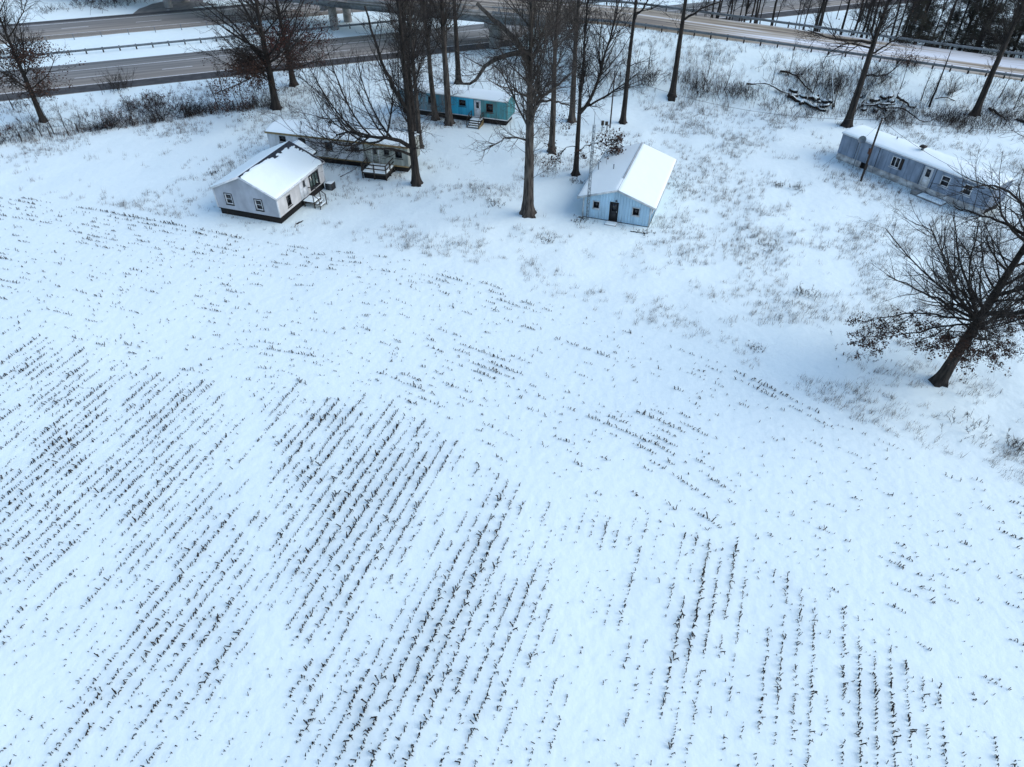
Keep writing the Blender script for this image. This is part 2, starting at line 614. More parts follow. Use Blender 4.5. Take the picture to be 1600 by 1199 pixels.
# ramp road sheet
xs = np.concatenate([np.arange(-99.0, 8.9, 12.0), np.arange(9.0, 260, 3.0)])
V, U = [], []
for x in xs:
    for d in (-0.3, ROAD_W * 0.33, ROAD_W * 0.66, ROAD_W + 0.3):
        V.append(ramp_pt(x, d, 0.03))
        U.append((x, d))
for x in xs:
    for d in (-0.3, ROAD_W + 0.3):
        V.append(ramp_pt(x, d, -0.2))
        U.append((x, d))
k = np.arange(len(xs) - 1)
q = [np.stack([k * 4 + i, k * 4 + 4 + i, k * 4 + 5 + i, k * 4 + 1 + i], -1) for i in range(3)]
b0 = len(xs) * 4
q.append(np.stack([b0 + k * 2, b0 + k * 2 + 2, k * 4 + 4, k * 4], -1))
q.append(np.stack([k * 4 + 3, k * 4 + 7, b0 + k * 2 + 3, b0 + k * 2 + 1], -1))
tag(link('ramp_road', mesh_np('ramp_road', np.array(V), [np.concatenate(q)], uv=U), 'ramp_surface'), kind='structure')

# overpass bridge
br = thing('overpass_bridge', 'grey concrete road bridge crossing the highway behind the tall trees', 'bridge', tuple(ramp_pt(-40, 5, -6.6)))
org = np.array(br.location)
bx = np.arange(-99.0, 9.1, 12.0)
def bridge_beam(d0, d1, z0, z1):
    m = MB()
    for a, b in zip(bx[:-1], bx[1:]):
        pa = [ramp_pt(x, d, 0) - org for x, d in ((a, d0), (b, d0), (b, d1), (a, d1))]
        m.hexa([(p[0], p[1], p[2] + z0) for p in pa] + [(p[0], p[1], p[2] + z1) for p in pa])
    return m
bridge_beam(-0.35, ROAD_W + 0.35, -0.25, 0.0).build('deck', 'concrete', br)
for d in (0.5, 3.4, 6.3, 9.2):
    bridge_beam(d, d + 0.45, -1.4, -0.253).build('girder', 'steel', br)
for d in (-0.2, ROAD_W - 0.1):
    bridge_beam(d, d + 0.3, 0.033, 0.45).build('parapet', 'concrete', br)
    rp_ = MB().box((-0.12, -0.1, 0.45), (0.12, 0.1, 0.95)).mesh('rail_post')
    for x in np.arange(-98, 8, 3.0):
        p = ramp_pt(x, d + 0.15, 0) - org
        link('rail_post', rp_, 'concrete', br, loc=tuple(p))
    bridge_beam(d + 0.05, d + 0.25, 0.95, 1.12).build('top_rail', 'concrete', br)
def pier(cx, cy):
    c = np.array((cx, cy, 0.0)) - org
    m = MB()
    q_ = []
    for z, w in ((-0.3, 0.78), (4.3, 0.72)):
        for a in range(8):
            q_.append((c[0] + w * math.cos(a * math.pi / 4), c[1] + w * math.sin(a * math.pi / 4), c[2] + z))
    f = [(a, (a + 1) % 8, 8 + (a + 1) % 8, 8 + a) for a in range(8)]
    link('pier', mesh_np('pier', np.array(q_), [np.array(f)]), 'concrete', br)
for cx, cy in ((-3.0, 124.6), (-2.0, 129.4), (-31.2, 135.4), (-29.8, 140.6), (-66.0, 150.6), (-64.5, 155.5)):
    pier(cx, cy)
for x in (-4.0, -32.2, -67):
    m = MB()
    a, b = ramp_pt(x, 0.3) - org, ramp_pt(x, ROAD_W - 0.3) - org
    m.bar((a[0], a[1], road_z(x) - 1.72 - org[2] + 0.0), (b[0], b[1], road_z(x) - 1.72 - org[2]), 0.9, 0.8)
    m.build('pier_cap', 'concrete', br)
m = MB()
pa = [ramp_pt(x, d, 0) - org for x, d in ((6.4, -0.8), (8.4, -0.8), (8.4, ROAD_W + 0.8), (6.4, ROAD_W + 0.8))]
m.hexa([(p[0], p[1], p[2] - 4.0) for p in pa] + [(p[0], p[1], p[2] - 0.26) for p in pa])
m.build('abutment', 'concrete', br)

# guard rails
def rail_mesh(pts, h0, h1, th, origin):
    """folded steel beam along a line of points"""
    prof = [(0, h0), (th, h0 + (h1 - h0) * 0.2), (0, (h0 + h1) / 2), (th, h0 + (h1 - h0) * 0.8), (0, h1), (-0.03, h1), (-0.03, h0)]
    V = []
    pts = np.array(pts, float)
    T = np.gradient(pts, axis=0)
    T /= np.linalg.norm(T, axis=1, keepdims=True)
    Nn = np.stack([T[:, 1], -T[:, 0]], -1)
    for p, n in zip(pts, Nn):
        for o_, h in prof:
            V.append((p[0] + n[0] * o_ - origin[0], p[1] + n[1] * o_ - origin[1], p[2] + h - origin[2]))
    K = len(prof)
    k = (np.arange(len(pts) - 1) * K)[:, None]
    j = np.arange(K)[None, :]
    jn = (j + 1) % K
    q = np.stack([k + j, k + K + j, k + K + jn, k + jn], -1).reshape(-1, 4)
    return mesh_np('rail', np.array(V), [q])

def guardrail(label, pts, spacing, h=(0.42, 0.76), posth=0.8, postw=0.16, rail=True, group=None):
    pts = np.array(pts, float)
    o = thing('guardrail', label, 'guardrail', tuple(pts[len(pts) // 2]), 0, group)
    og = np.array(o.location)
    if rail:
        link('rail', rail_mesh(pts, h[0], h[1], 0.09, og), 'steel', o)
    L = np.concatenate([[0], np.cumsum(np.linalg.norm(np.diff(pts, axis=0), axis=1))])
    pm = MB().box((-postw / 2, -postw / 2, -0.4), (postw / 2, postw / 2, posth)).mesh('post')
    for s in np.arange(0.5, L[-1], spacing):
        p = [np.interp(s, L, pts[:, i]) for i in range(3)]
        link('post', pm, 'post_wood', o, loc=tuple(np.array(p) - og + np.array((0.0, 0.12, 0))))
    return o

guardrail('dark steel guardrail along the near edge of the slushy ramp road', [ramp_pt(x, -0.75, -0.02) for x in np.arange(10, 128, 2.0)], 2.35)
guardrail('steel guardrail along the far edge of the slushy ramp road, before the wood', [ramp_pt(x, ROAD_W + 0.75, -0.02) for x in np.arange(10, 140, 2.0)], 2.35)
def hpts(s0, s1, n):
    return [np.array((*hw(s, n), 0.03)) for s in np.arange(s0, s1, 4.0)]
guardrail('long steel guardrail in the snowy strip between the two carriageways', hpts(-66, 96, 137.3), 2.5)
# cable barrier
cb = thing('cable_barrier', 'thin posts and cables at the inner edge of the far carriageway', 'barrier', (*hw(20, 146.8), 0))
og = np.array(cb.location)
pm = MB().box((-0.05, -0.05, -0.3), (0.05, 0.05, 0.95)).mesh('post')
for s in np.arange(-60, 96, 4.3):
    p = hw(s, 146.8)
    link('post', pm, 'steel', cb, loc=(p[0] - og[0], p[1] - og[1], 0.02))
for z in (0.55, 0.75, 0.9):
    a, b = hw(-60, 146.8), hw(96, 146.8)
    V, q = tubes(np.array([[(a[0] - og[0], a[1] - og[1], z), (b[0] - og[0], b[1] - og[1], z)]]), np.array([[0.012, 0.012]]), 4)
    link('cable', mesh_np('cable', V, [q]), 'wire', cb)

# ------------------------------------------------------------------ buildings
def cut(intervals, a, b):
    out = []
    for s, e in intervals:
        if b <= s or a >= e:
            out.append((s, e))
        else:
            if a > s:
                out.append((s, a))
            if b < e:
                out.append((b, e))
    return out

def wall(parent, name, material, o, u, n, Wd, z0, H, openings=(), style=None, gable=0.0, pitch=0.2, th=0.12):
    """o: lower left corner seen from outside, u: along the wall, n: outward"""
    o = np.array(o, float)
    u = np.array(u, float)
    n = np.array(n, float)
    up = np.array((0, 0, 1.0))
    m = MB()
    pt = lambda x, z, d=0.0: o + u * x + up * z + n * d
    xs = sorted({0.0, Wd, *[v for q in openings for v in q[:2]]})
    zs = sorted({z0, H, *[v for q in openings for v in q[2:]]})
    for a, b in zip(xs[:-1], xs[1:]):
        for c, d in zip(zs[:-1], zs[1:]):
            mx_, mz = (a + b) / 2, (c + d) / 2
            if any(q[0] < mx_ < q[1] and q[2] < mz < q[3] for q in openings):
                continue
            m.quad(pt(a, c), pt(b, c), pt(b, d), pt(a, d))
            m.quad(pt(a, d, -th), pt(b, d, -th), pt(b, c, -th), pt(a, c, -th))
    for q in openings:
        x0, x1, a, b = q
        for p, r_ in (((x0, a), (x1, a)), ((x1, a), (x1, b)), ((x1, b), (x0, b)), ((x0, b), (x0, a))):
            m.quad(pt(*p), pt(*r_), pt(*r_, -th), pt(*p, -th))
    m.quad(pt(0, z0), pt(0, z0, -th), pt(Wd, z0, -th), pt(Wd, z0))
    if gable:
        m.tri(pt(0, H), pt(Wd, H), pt(Wd / 2, H + gable))
    top = lambda x: H + (gable * (1 - abs(x - Wd / 2) / (Wd / 2)) if gable else 0)
    if style == 'lap':
        z = z0
        while z < H + gable - 0.05:
            e = min(z + pitch, H + gable)
            brk = sorted({z, e, *[v for q in openings for v in q[2:] if z < v < e], *([H] if z < H < e else [])})
            for c, d in zip(brk[:-1], brk[1:]):
                def half(zz):
                    return 0.0 if zz <= H else Wd / 2 * (zz - H) / gable
                iv = [(0.0, Wd)]
                for q in openings:
                    if q[2] < (c + d) / 2 < q[3]:
                        iv = cut(iv, q[0], q[1])
                oc = 0.032 * (1 - (c - z) / pitch) + 0.004
                od = 0.032 * (1 - (d - z) / pitch) + 0.004
                for a, b in iv:
                    if half(c) > 0 or half(d) > 0:
                        m.quad(pt(a + half(c), c, oc), pt(b - half(c), c, oc), pt(b - half(d), d, od), pt(a + half(d), d, od))
                    else:
                        m.quad(pt(a, c, oc), pt(b, c, oc), pt(b, d, od), pt(a, d, od))
                    if c == z:
                        m.quad(pt(a + half(c), c, 0.0), pt(b - half(c), c, 0.0), pt(b - half(c), c, oc), pt(a + half(c), c, oc))
            z += pitch
    elif style == 'rib':
        x = pitch / 2
        while x < Wd:
            a, b = x - 0.03, x + 0.03
            iv = [(z0, min(top(a), top(b)) - 0.01)]
            for q in openings:
                if q[0] - 0.03 < x < q[1] + 0.03:
                    iv = cut(iv, q[2], q[3])
            for c, d in iv:
                if d - c < 0.02:
                    continue
                w2 = 0.015
                m.hexa([pt(a, c, 0.002), pt(b, c, 0.002), pt(b - w2, c, 0.03), pt(a + w2, c, 0.03),
                        pt(a, d, 0.002), pt(b, d, 0.002), pt(b - w2, d, 0.03), pt(a + w2, d, 0.03)])
            x += pitch
    return m.build(name, material, parent)

def ring(m, pt, x0, x1, z0, z1, w, d0, d1):
    def bx_(a, b, c, d):
        m.hexa([pt(a, c, d0), pt(b, c, d0), pt(b, c, d1), pt(a, c, d1), pt(a, d, d0), pt(b, d, d0), pt(b, d, d1), pt(a, d, d1)])
    bx_(x0, x1, z0, z0 + w)
    bx_(x0, x1, z1 - w, z1)
    bx_(x0, x0 + w, z0 + w, z1 - w)
    bx_(x1 - w, x1, z0 + w, z1 - w)

def window(parent, o, u, n, x0, x1, z0, z1, frame='white_trim', trim=None, pane='glass', vbars=0, hbars=1, curtain=False):
    o = np.array(o, float)
    u = np.array(u, float)
    n = np.array(n, float)
    up = np.array((0, 0, 1.0))
    pt = lambda x, z, d=0.0: o + u * x + up * z + n * d
    m = MB()
    ring(m, pt, x0 + 0.002, x1 - 0.002, z0 + 0.002, z1 - 0.002, 0.07, -0.09, 0.045)
    f = m.build('window', frame, parent)
    if trim:
        m = MB()
        ring(m, pt, x0 - 0.08, x1 + 0.08, z0 - 0.08, z1 + 0.08, 0.078, -0.01, 0.055)
        m.build('casing', trim, f)
    m = MB()
    m.hexa([pt(x0 + 0.06, z0 + 0.06, -0.05), pt(x1 - 0.06, z0 + 0.06, -0.05), pt(x1 - 0.06, z0 + 0.06, -0.04), pt(x0 + 0.06, z0 + 0.06, -0.04),
            pt(x0 + 0.06, z1 - 0.06, -0.05), pt(x1 - 0.06, z1 - 0.06, -0.05), pt(x1 - 0.06, z1 - 0.06, -0.04), pt(x0 + 0.06, z1 - 0.06, -0.04)])
    m.build('pane', pane, f)
    m = MB()
    for k in range(vbars):
        x = x0 + (x1 - x0) * (k + 1) / (vbars + 1)
        m.hexa([pt(x - 0.035, z0 + 0.07, -0.038), pt(x + 0.035, z0 + 0.07, -0.038), pt(x + 0.035, z0 + 0.07, 0.03), pt(x - 0.035, z0 + 0.07, 0.03),
                pt(x - 0.035, z1 - 0.07, -0.038), pt(x + 0.035, z1 - 0.07, -0.038), pt(x + 0.035, z1 - 0.07, 0.03), pt(x - 0.035, z1 - 0.07, 0.03)])
    for k in range(hbars):
        z = z0 + (z1 - z0) * (k + 1) / (hbars + 1)
        m.hexa([pt(x0 + 0.07, z - 0.025, -0.037), pt(x1 - 0.07, z - 0.025, -0.037), pt(x1 - 0.07, z - 0.025, 0.02), pt(x0 + 0.07, z - 0.025, 0.02),
                pt(x0 + 0.07, z + 0.025, -0.037), pt(x1 - 0.07, z + 0.025, -0.037), pt(x1 - 0.07, z + 0.025, 0.02), pt(x0 + 0.07, z + 0.025, 0.02)])
    if vbars or hbars:
        m.build('glazing_bar', frame, f)
    m = MB()
    m.hexa([pt(x0 - 0.1, z0 - 0.13, 0), pt(x1 + 0.1, z0 - 0.13, 0), pt(x1 + 0.1, z0 - 0.13, 0.1), pt(x0 - 0.1, z0 - 0.13, 0.1),
            pt(x0 - 0.1, z0 - 0.083, 0), pt(x1 + 0.1, z0 - 0.083, 0), pt(x1 + 0.1, z0 - 0.083, 0.1), pt(x0 - 0.1, z0 - 0.083, 0.1)])
    m.build('sill', frame if not trim else trim, f)
    if curtain:
        m = MB()
        nn = 14
        for k in range(nn):
            a = x0 + 0.1 + (x1 - x0 - 0.2) * k / nn
            b = x0 + 0.1 + (x1 - x0 - 0.2) * (k + 1) / nn
            da, db = (-0.09, -0.115) if k % 2 else (-0.115, -0.09)
            m.quad(pt(a, z0 + 0.08, da), pt(b, z0 + 0.08, db), pt(b, z1 - 0.08, db), pt(a, z1 - 0.08, da))
        m.build('curtain', 'curtain', f)
    return f

def door(parent, o, u, n, x0, x1, z0, z1, material='white_trim', frame='black_trim', light=True, knob_right=True):
    o = np.array(o, float)
    u = np.array(u, float)
    n = np.array(n, float)
    up = np.array((0, 0, 1.0))
    pt = lambda x, z, d=0.0: o + u * x + up * z + n * d
    def slabm(m, a, b, c, d, e, f):
        m.hexa([pt(a, c, e), pt(b, c, e), pt(b, c, f), pt(a, c, f), pt(a, d, e), pt(b, d, e), pt(b, d, f), pt(a, d, f)])
    m = MB()
    slabm(m, x0 + 0.06, x1 - 0.06, z0 + 0.01, z1 - 0.06, -0.07, -0.02)
    zt = z0 + (z1 - z0) * 0.45
    slabm(m, x0 + 0.2, x1 - 0.2, z0 + 0.2, zt - 0.1, -0.018, -0.008)
    d = m.build('door', material, parent)
    m = MB()
    ring(m, pt, x0 + 0.002, x1 - 0.002, z0 - 0.05, z1 - 0.002, 0.055, -0.1, 0.04)
    m.build('door_frame', frame, d)
    if light:
        m = MB()
        slabm(m, x0 + 0.24, x1 - 0.24, zt + 0.12, z1 - 0.22, -0.019, -0.004)
        m.build('pane', 'glass', d)
    m = MB()
    kx = x1 - 0.16 if knob_right else x0 + 0.16
    slabm(m, kx - 0.03, kx + 0.03, z0 + 0.95, z0 + 1.03, -0.019, 0.05)
    m.build('handle', 'steel_light', d)
    return d

def snow_sheet(parent, name, o, u, v, nrm, L, D, t, bare=None, res=0.16, seed=0, edge=0.14):
    """snow lying on a plane o + u*[0,L] + v*[0,D]; bare(s,d) > 0 lets the roof show through"""
    nu, nv = max(3, int(L / res)), max(3, int(D / res))
    s = np.linspace(0, L, nu)
    d = np.linspace(0, D, nv)
    A, B = np.meshgrid(s, d, indexing='ij')
    de = np.minimum(np.minimum(A, L - A), np.minimum(B, D - B))
    rag = (0.05 + 0.05 * fbm(A / 0.45, B / 0.45, seed + 40)) * min(1.0, t / 0.07)
    h = t * np.sqrt(np.clip((de - rag) / edge, 0, 1)) - 0.012 * (de < rag) + t * 0.22 * fbm(A / 0.8, B / 0.8, seed) * sstep(0, 0.5, de)
    h = np.where(de <= 1e-6, -0.008, h)
    if bare is not None:
        h = h - bare(A, B)
        h = np.maximum(h, -0.03)
    P = np.array(o, float)[None, None] + A[..., None] * np.array(u, float) + B[..., None] * np.array(v, float) + h[..., None] * np.array(nrm, float)
    i = (np.arange(nu - 1)[:, None] * nv + np.arange(nv - 1)[None, :])
    q = np.stack([i, i + nv, i + nv + 1, i + 1], -1).reshape(-1, 4)
    nn = np.cross(np.array(u, float), np.array(v, float))
    if np.dot(nn, nrm) < 0:
        q = q[:, ::-1]
    return link(name, mesh_np(name, P.reshape(-1, 3), [q], smooth=True), 'roof_snow', parent)

def gable_roof(parent, x0, x1, y0, y1, ze, zr, material, th=0.12, snow=0.07, bareR=None, bareL=None, fascia='white_trim', seed=0):
    """ridge along y"""
    xm = (x0 + x1) / 2
    m = MB()
    for a, s in ((x0, -1), (x1, 1)):
        p = [(a, y0, ze - th), (xm, y0, zr - th), (xm, y1, zr - th), (a, y1, ze - th), (a, y0, ze), (xm, y0, zr), (xm, y1, zr), (a, y1, ze)]
        m.hexa(p)
    rf = m.build('roof', material, parent)
    sl = math.hypot((x1 - x0) / 2, zr - ze)
    dx, dz = (x1 - x0) / 2 / sl, (zr - ze) / sl
    m = MB()
    for y in (y0 - 0.03, y1):
        for a in (x0, x1):
            m.hexa([(a, y, ze - 0.2), (xm, y, zr - 0.2), (xm, y + 0.03, zr - 0.2), (a, y + 0.03, ze - 0.2), (a, y, ze + 0.015), (xm, y, zr + 0.015), (xm, y + 0.03, zr + 0.015), (a, y + 0.03, ze + 0.015)])
    for a, b in ((x0 - 0.03, x0), (x1, x1 + 0.03)):
        m.box((a, y0, ze - 0.18), (b, y1, ze + 0.01))
    m.build('fascia', fascia, rf)
    L = y1 - y0
    snow_sheet(rf, 'snow', (xm, y0, zr), (0, 1, 0), (dx, 0, -dz), (dz, 0, dx), L, sl, snow, bareR, seed=seed)
    snow_sheet(rf, 'snow', (xm, y0, zr), (0, 1, 0), (-dx, 0, -dz), (-dz, 0, dx), L, sl, snow, bareL, seed=seed + 3)
    return rf

# --- grey clapboard house
hx, hy = -25.4, 70.26
hz = float(ground(hx, hy))
house = thing('clapboard_house', 'small grey clapboard house with snowy gable roof at the field edge', 'house', (hx, hy, 0.0), R(-18.5))
HWx, HWy = 3.68, 4.42
Z0, ZE, ZR = 0.72, 2.98, 4.62
fo = [(1.25, 2.05, 1.32, 2.42), (4.75, 5.55, 1.22, 2.32)]
wall(house, 'front_wall', 'siding_shaded', (-HWx, -HWy, 0), (1, 0, 0), (0, -1, 0), 2 * HWx, Z0, ZE, fo, 'lap', gable=1.53, pitch=0.19)
for q_ in fo:
    window(house, (-HWx, -HWy, 0), (1, 0, 0), (0, -1, 0), *q_, trim='black_trim')
ro = [(1.55, 2.25, 1.15, 2.25), (4.55, 5.45, Z0 + 0.02, 2.68), (6.0, 7.75, 1.0, 2.45)]
wall(house, 'side_wall', 'siding_lit', (HWx, -HWy, 0), (0, 1, 0), (1, 0, 0), 2 * HWy, Z0, ZE, ro, 'lap', pitch=0.19)
window(house, (HWx, -HWy, 0), (0, 1, 0), (1, 0, 0), *ro[0], frame='black_trim')
door(house, (HWx, -HWy, 0), (0, 1, 0), (1, 0, 0), *ro[1], material='white_trim', frame='white_trim')
window(house, (HWx, -HWy, 0), (0, 1, 0), (1, 0, 0), *ro[2], frame='black_trim', trim='black_trim', pane='clear_glass', vbars=2, hbars=0, curtain=True)
wall(house, 'side_wall', 'siding_shaded', (-HWx, HWy, 0), (0, -1, 0), (-1, 0, 0), 2 * HWy, Z0, ZE, (), 'lap', pitch=0.19)
wall(house, 'back_wall', 'siding_shaded', (HWx, HWy, 0), (-1, 0, 0), (0, 1, 0), 2 * HWx, Z0, ZE, (), 'lap', gable=1.53, pitch=0.19)
for sx in (-1, 1):
    for sy in (-1, 1):
        MB().box((sx * HWx - 0.06, sy * HWy - 0.06, Z0), (sx * HWx + 0.06, sy * HWy + 0.06, ZE)).build('corner_board', 'white_trim', house)
m = MB()
m.box((-HWx + 0.12, -HWy + 0.12, -0.2), (HWx - 0.12, HWy - 0.12, Z0 + 0.02))
m.box((-HWx + 0.02, -HWy + 0.02, Z0 - 0.12), (HWx - 0.02, HWy - 0.02, Z0 - 0.01))
m.build('crawl_shade', 'dark_void', house)  # near-black block painted as the shade in the open crawl space
MB().box((HWx - 0.35, 0.95, Z0 - 0.1), (HWx - 0.18, 3.4, 2.6)).build('room_shade', 'dark_void', house)  # near-black panel standing in for the unlit room behind the picture window
m = MB()
m.box((HWx + 0.012, -HWy + 4.05, Z0), (HWx + 0.06, -HWy + 4.5, 2.72))
m.build('door_panel', 'white_trim', house)
def bareR(A, B):
    ridge = 0.16 * (1 - sstep(0.10, 0.24, B + 0.05 * vnoise(A / 0.5, B, 3)))
    far = 0.16 * (1 - sstep(0.05, 0.40, (9.24 - A) + 0.06 * vnoise(A, B / 0.4, 5)))
    w = (1 - sstep(0.2, 1.25, B)) * sstep(3.2, 5.6, A)
    w2 = (1 - sstep(0.2, 1.1, 9.24 - A)) * (1 - sstep(1.0, 3.0, B))
    rows = 0.5 + 0.5 * np.sin(B * 2 * np.pi / 0.30)
    mott = 0.17 * np.clip(np.maximum(w, w2) * 1.35 - 0.35 + 0.75 * fbm(A / 0.5, B / 0.3, 12) + 0.45 * rows - 0.42, 0, 1)
    return np.maximum(np.maximum(ridge, far), mott)
def bareL(A, B):
    return 0.05 * (1 - sstep(0.02, 0.1, B))
hr = gable_roof(house, -3.92, 3.92, -4.68, 4.62, ZE + 0.02 - 0.1, 4.66, 'shingle', snow=0.075, bareR=bareR, bareL=bareL, fascia='white_trim', seed=2)
# rear extension with its own low roof
m = MB()
m.box((-2.6, HWy + 0.03, Z0), (0.8, 7.3, 2.5))
m.build('rear_extension', 'siding_shaded', house)
gable_roof(house, -3.0, 1.15, HWy + 0.28, 7.65, 2.42, 3.5, 'shingle', snow=0.08, fascia='black_trim', seed=9)
m = MB()
m.box((-2.4, HWy + 0.2, -0.2), (0.6, 7.1, Z0))
m.build('extension_shade', 'dark_void', house)  # near-black block painted as the shade beneath the extension
# stoop
st = MB()
st.box((HWx + 0.05, -0.35, Z0 - 0.22), (HWx + 1.45, 1.05, Z0 - 0.10)).build('stoop', 'deck_wood', house)
m = MB()
for x in (HWx + 0.2, HWx + 1.38):
    for y in (-0.28, 0.98):
        m.box((x - 0.05, y - 0.05, -0.25), (x + 0.05, y + 0.05, Z0 - 0.22))
m.build('stoop_legs', 'deck_wood', house)
snow_sheet(house, 'stoop_snow', (HWx + 0.05, -0.35, Z0 - 0.10), (1, 0, 0), (0, 1, 0), (0, 0, 1), 1.4, 1.4, 0.09, res=0.08, seed=4)
for k in range(2):
    MB().box((HWx + 1.47 + k * 0.32, -0.25, Z0 - 0.34 - 0.2 * k), (HWx + 1.77 + k * 0.32, 0.95, Z0 - 0.28 - 0.2 * k)).build('step', 'deck_wood', house)
    snow_sheet(house, 'step_snow', (HWx + 1.47 + k * 0.32, -0.25, Z0 - 0.28 - 0.2 * k), (1, 0, 0), (0, 1, 0), (0, 0, 1), 0.3, 1.2, 0.05, res=0.06, seed=5, edge=0.06)
m = MB()
for y in (-0.3, 1.0):
    m.bar((HWx + 1.4, y, Z0 - 0.1), (HWx + 1.4, y, Z0 + 0.8), 0.07)
    m.bar((HWx + 2.05, y, -0.2), (HWx + 2.05, y, Z0 + 0.35), 0.07)
    m.bar((HWx + 1.4, y, Z0 + 0.78), (HWx + 2.08, y, Z0 + 0.33), 0.06)
m.bar((HWx + 0.06, 1.0, Z0 + 0.8), (HWx + 1.42, 1.0, Z0 + 0.8), 0.06)
m.build('railing', 'black_trim', house)
# heat-pump box by the far corner
c = np.array((hx, hy)) + np.array((math.cos(R(-18.5)) * 4.35 - math.sin(R(-18.5)) * 4.3, math.sin(R(-18.5)) * 4.35 + math.cos(R(-18.5)) * 4.3))
cu = thing('cooling_unit', 'small dark boxy outdoor unit at the far right corner of the grey house', 'appliance', tuple(on_ground(*c)), R(-18.5))
MB().box((-0.4, -0.4, -0.1), (0.4, 0.4, 0.75)).build('casing', 'black_trim', cu)
snow_sheet(cu, 'snow', (-0.4, -0.4, 0.75), (1, 0, 0), (0, 1, 0), (0, 0, 1), 0.8, 0.8, 0.05, res=0.08)
m = MB()
for z in (0.1, 0.25, 0.4, 0.55):
    m.box((-0.36, -0.42, z), (0.36, -0.402, z + 0.05))
m.build('grille', 'steel', cu)

# --- trailers (local x along the long near wall, y away from the viewer side)
def barrel_roof(parent, L, D, z, rise, material, snow=0.08, ov=0.12, seed=0, bare=None):
    n = 10
    ys = np.linspace(-ov, D + ov, n + 1)
    zf = lambda y: z + rise * (1 - ((y - D / 2) / (D / 2 + ov)) ** 2)
    m = MB()
    for a, b in zip(ys[:-1], ys[1:]):
        m.hexa([(-ov, a, zf(a) - 0.1), (L + ov, a, zf(a) - 0.1), (L + ov, b, zf(b) - 0.1), (-ov, b, zf(b) - 0.1), (-ov, a, zf(a)), (L + ov, a, zf(a)), (L + ov, b, zf(b)), (-ov, b, zf(b))])
    rf = m.build('roof', material, parent)
    nu, nv = int(L / 0.2), 28
    A, B = np.meshgrid(np.linspace(-ov, L + ov, nu), np.linspace(-ov, D + ov, nv), indexing='ij')
    de = np.minimum(np.minimum(A + ov, L + ov - A), np.minimum(B + ov, D + ov - B))
    h = snow * np.sqrt(np.clip(de / 0.2, 0, 1)) + snow * 0.35 * fbm(A / 1.1, B / 1.1, seed) * sstep(0, 0.5, de)
    h = np.where(de < 1e-6, -0.012, h)
    if bare is not None:
        h = np.maximum(h - bare(A, B), -0.03)
    P = np.stack([A, B, zf(B) + h], -1)
    i = (np.arange(nu - 1)[:, None] * nv + np.arange(nv - 1)[None, :])
    q = np.stack([i, i + nv, i + nv + 1, i + 1], -1).reshape(-1, 4)
    link('snow', mesh_np('snow', P.reshape(-1, 3), [q], smooth=True), 'roof_snow', rf)
    return rf

def end_fill(parent, L, D, z, rise, material):
    m = MB()
    n = 10
    ys = np.linspace(0, D, n + 1)
    zf = lambda y: z + (rise * (1 - ((y - D / 2) / (D / 2 + 0.12)) ** 2)) - 0.1
    for x in (0.0, L):
        for a, b in zip(ys[:-1], ys[1:]):
            m.quad((x, a, z - 0.06), (x, b, z - 0.06), (x, b, zf(b)), (x, a, zf(a)))
    m.build('gable_end', material, parent)

def vent(parent, x, y, z, r=0.08, h=0.45, cap=False):
    a = np.linspace(0, 2 * np.pi, 9)[:-1]
    V = [(x + r * math.cos(t), y + r * math.sin(t), z + zz) for zz in (-0.1, h) for t in a]
    f = np.array([(k, (k + 1) % 8, 8 + (k + 1) % 8, 8 + k) for k in range(8)])
    o = link('vent_pipe', mesh_np('vent_pipe', np.array(V), [f]), 'steel', parent)
    m = MB()
    rr = r * (1.8 if cap else 1.15)
    m.box((x - rr, y - rr, z + h - 0.02), (x + rr, y + rr, z + h + (0.16 if cap else 0.05)))
    m.build('vent_cap', 'post_wood' if cap else 'steel', o)

# white trailer behind the house
wl0 = np.array((-28.49, 81.25))
wt = thing('white_trailer', 'long white mobile home with tan roof edge and snowy wooden deck', 'mobile home', (wl0[0], wl0[1], 0.0), R(-14.9))
LW, DW = 17.4, 3.65
wo = [(1.55, 2.35, 2.1, 2.75), (4.0, 4.85, 2.1, 2.75), (7.3, 8.2, 1.7, 2.65), (10.5, 11.5, 1.95, 2.35)]
xsplit = 12.0
wall(wt, 'side_wall', 'dirty_white', (0, 0, 0), (1, 0, 0), (0, -1, 0), xsplit, 0.75, 3.1, wo, 'rib', pitch=0.4)
for q_ in wo:
    window(wt, (0, 0, 0), (1, 0, 0), (0, -1, 0), *q_, frame='black_trim', pane='glass')
w2 = [(1.0, 1.9, 0.78, 2.78), (2.55, 3.15, 1.9, 2.5), (3.9, 4.7, 1.7, 2.6)]
wall(wt, 'side_wall', 'cream_dirty', (xsplit, 0, 0), (1, 0, 0), (0, -1, 0), LW - xsplit, 0.75, 3.1, w2, 'rib', pitch=0.4)
door(wt, (xsplit, 0, 0), (1, 0, 0), (0, -1, 0), *w2[0], material='cream_dirty', frame='white_trim')
for q_ in w2[1:]:
    window(wt, (xsplit, 0, 0), (1, 0, 0), (0, -1, 0), *q_, frame='black_trim')
wall(wt, 'end_wall', 'dirty_white', (0, DW, 0), (0, -1, 0), (-1, 0, 0), DW, 0.75, 3.1, (), 'rib', pitch=0.4)
wall(wt, 'end_wall', 'cream_dirty', (LW, 0, 0), (0, 1, 0), (1, 0, 0), DW, 0.75, 3.1, (), 'rib', pitch=0.4)
wall(wt, 'back_wall', 'dirty_white', (LW, DW, 0), (-1, 0, 0), (0, 1, 0), LW, 0.75, 3.1, (), 'rib', pitch=0.4)
end_fill(wt, LW, DW, 3.1, 0.35, 'dirty_white')
barrel_roof(wt, LW, DW, 3.1, 0.35, 'roof_metal', seed=3)
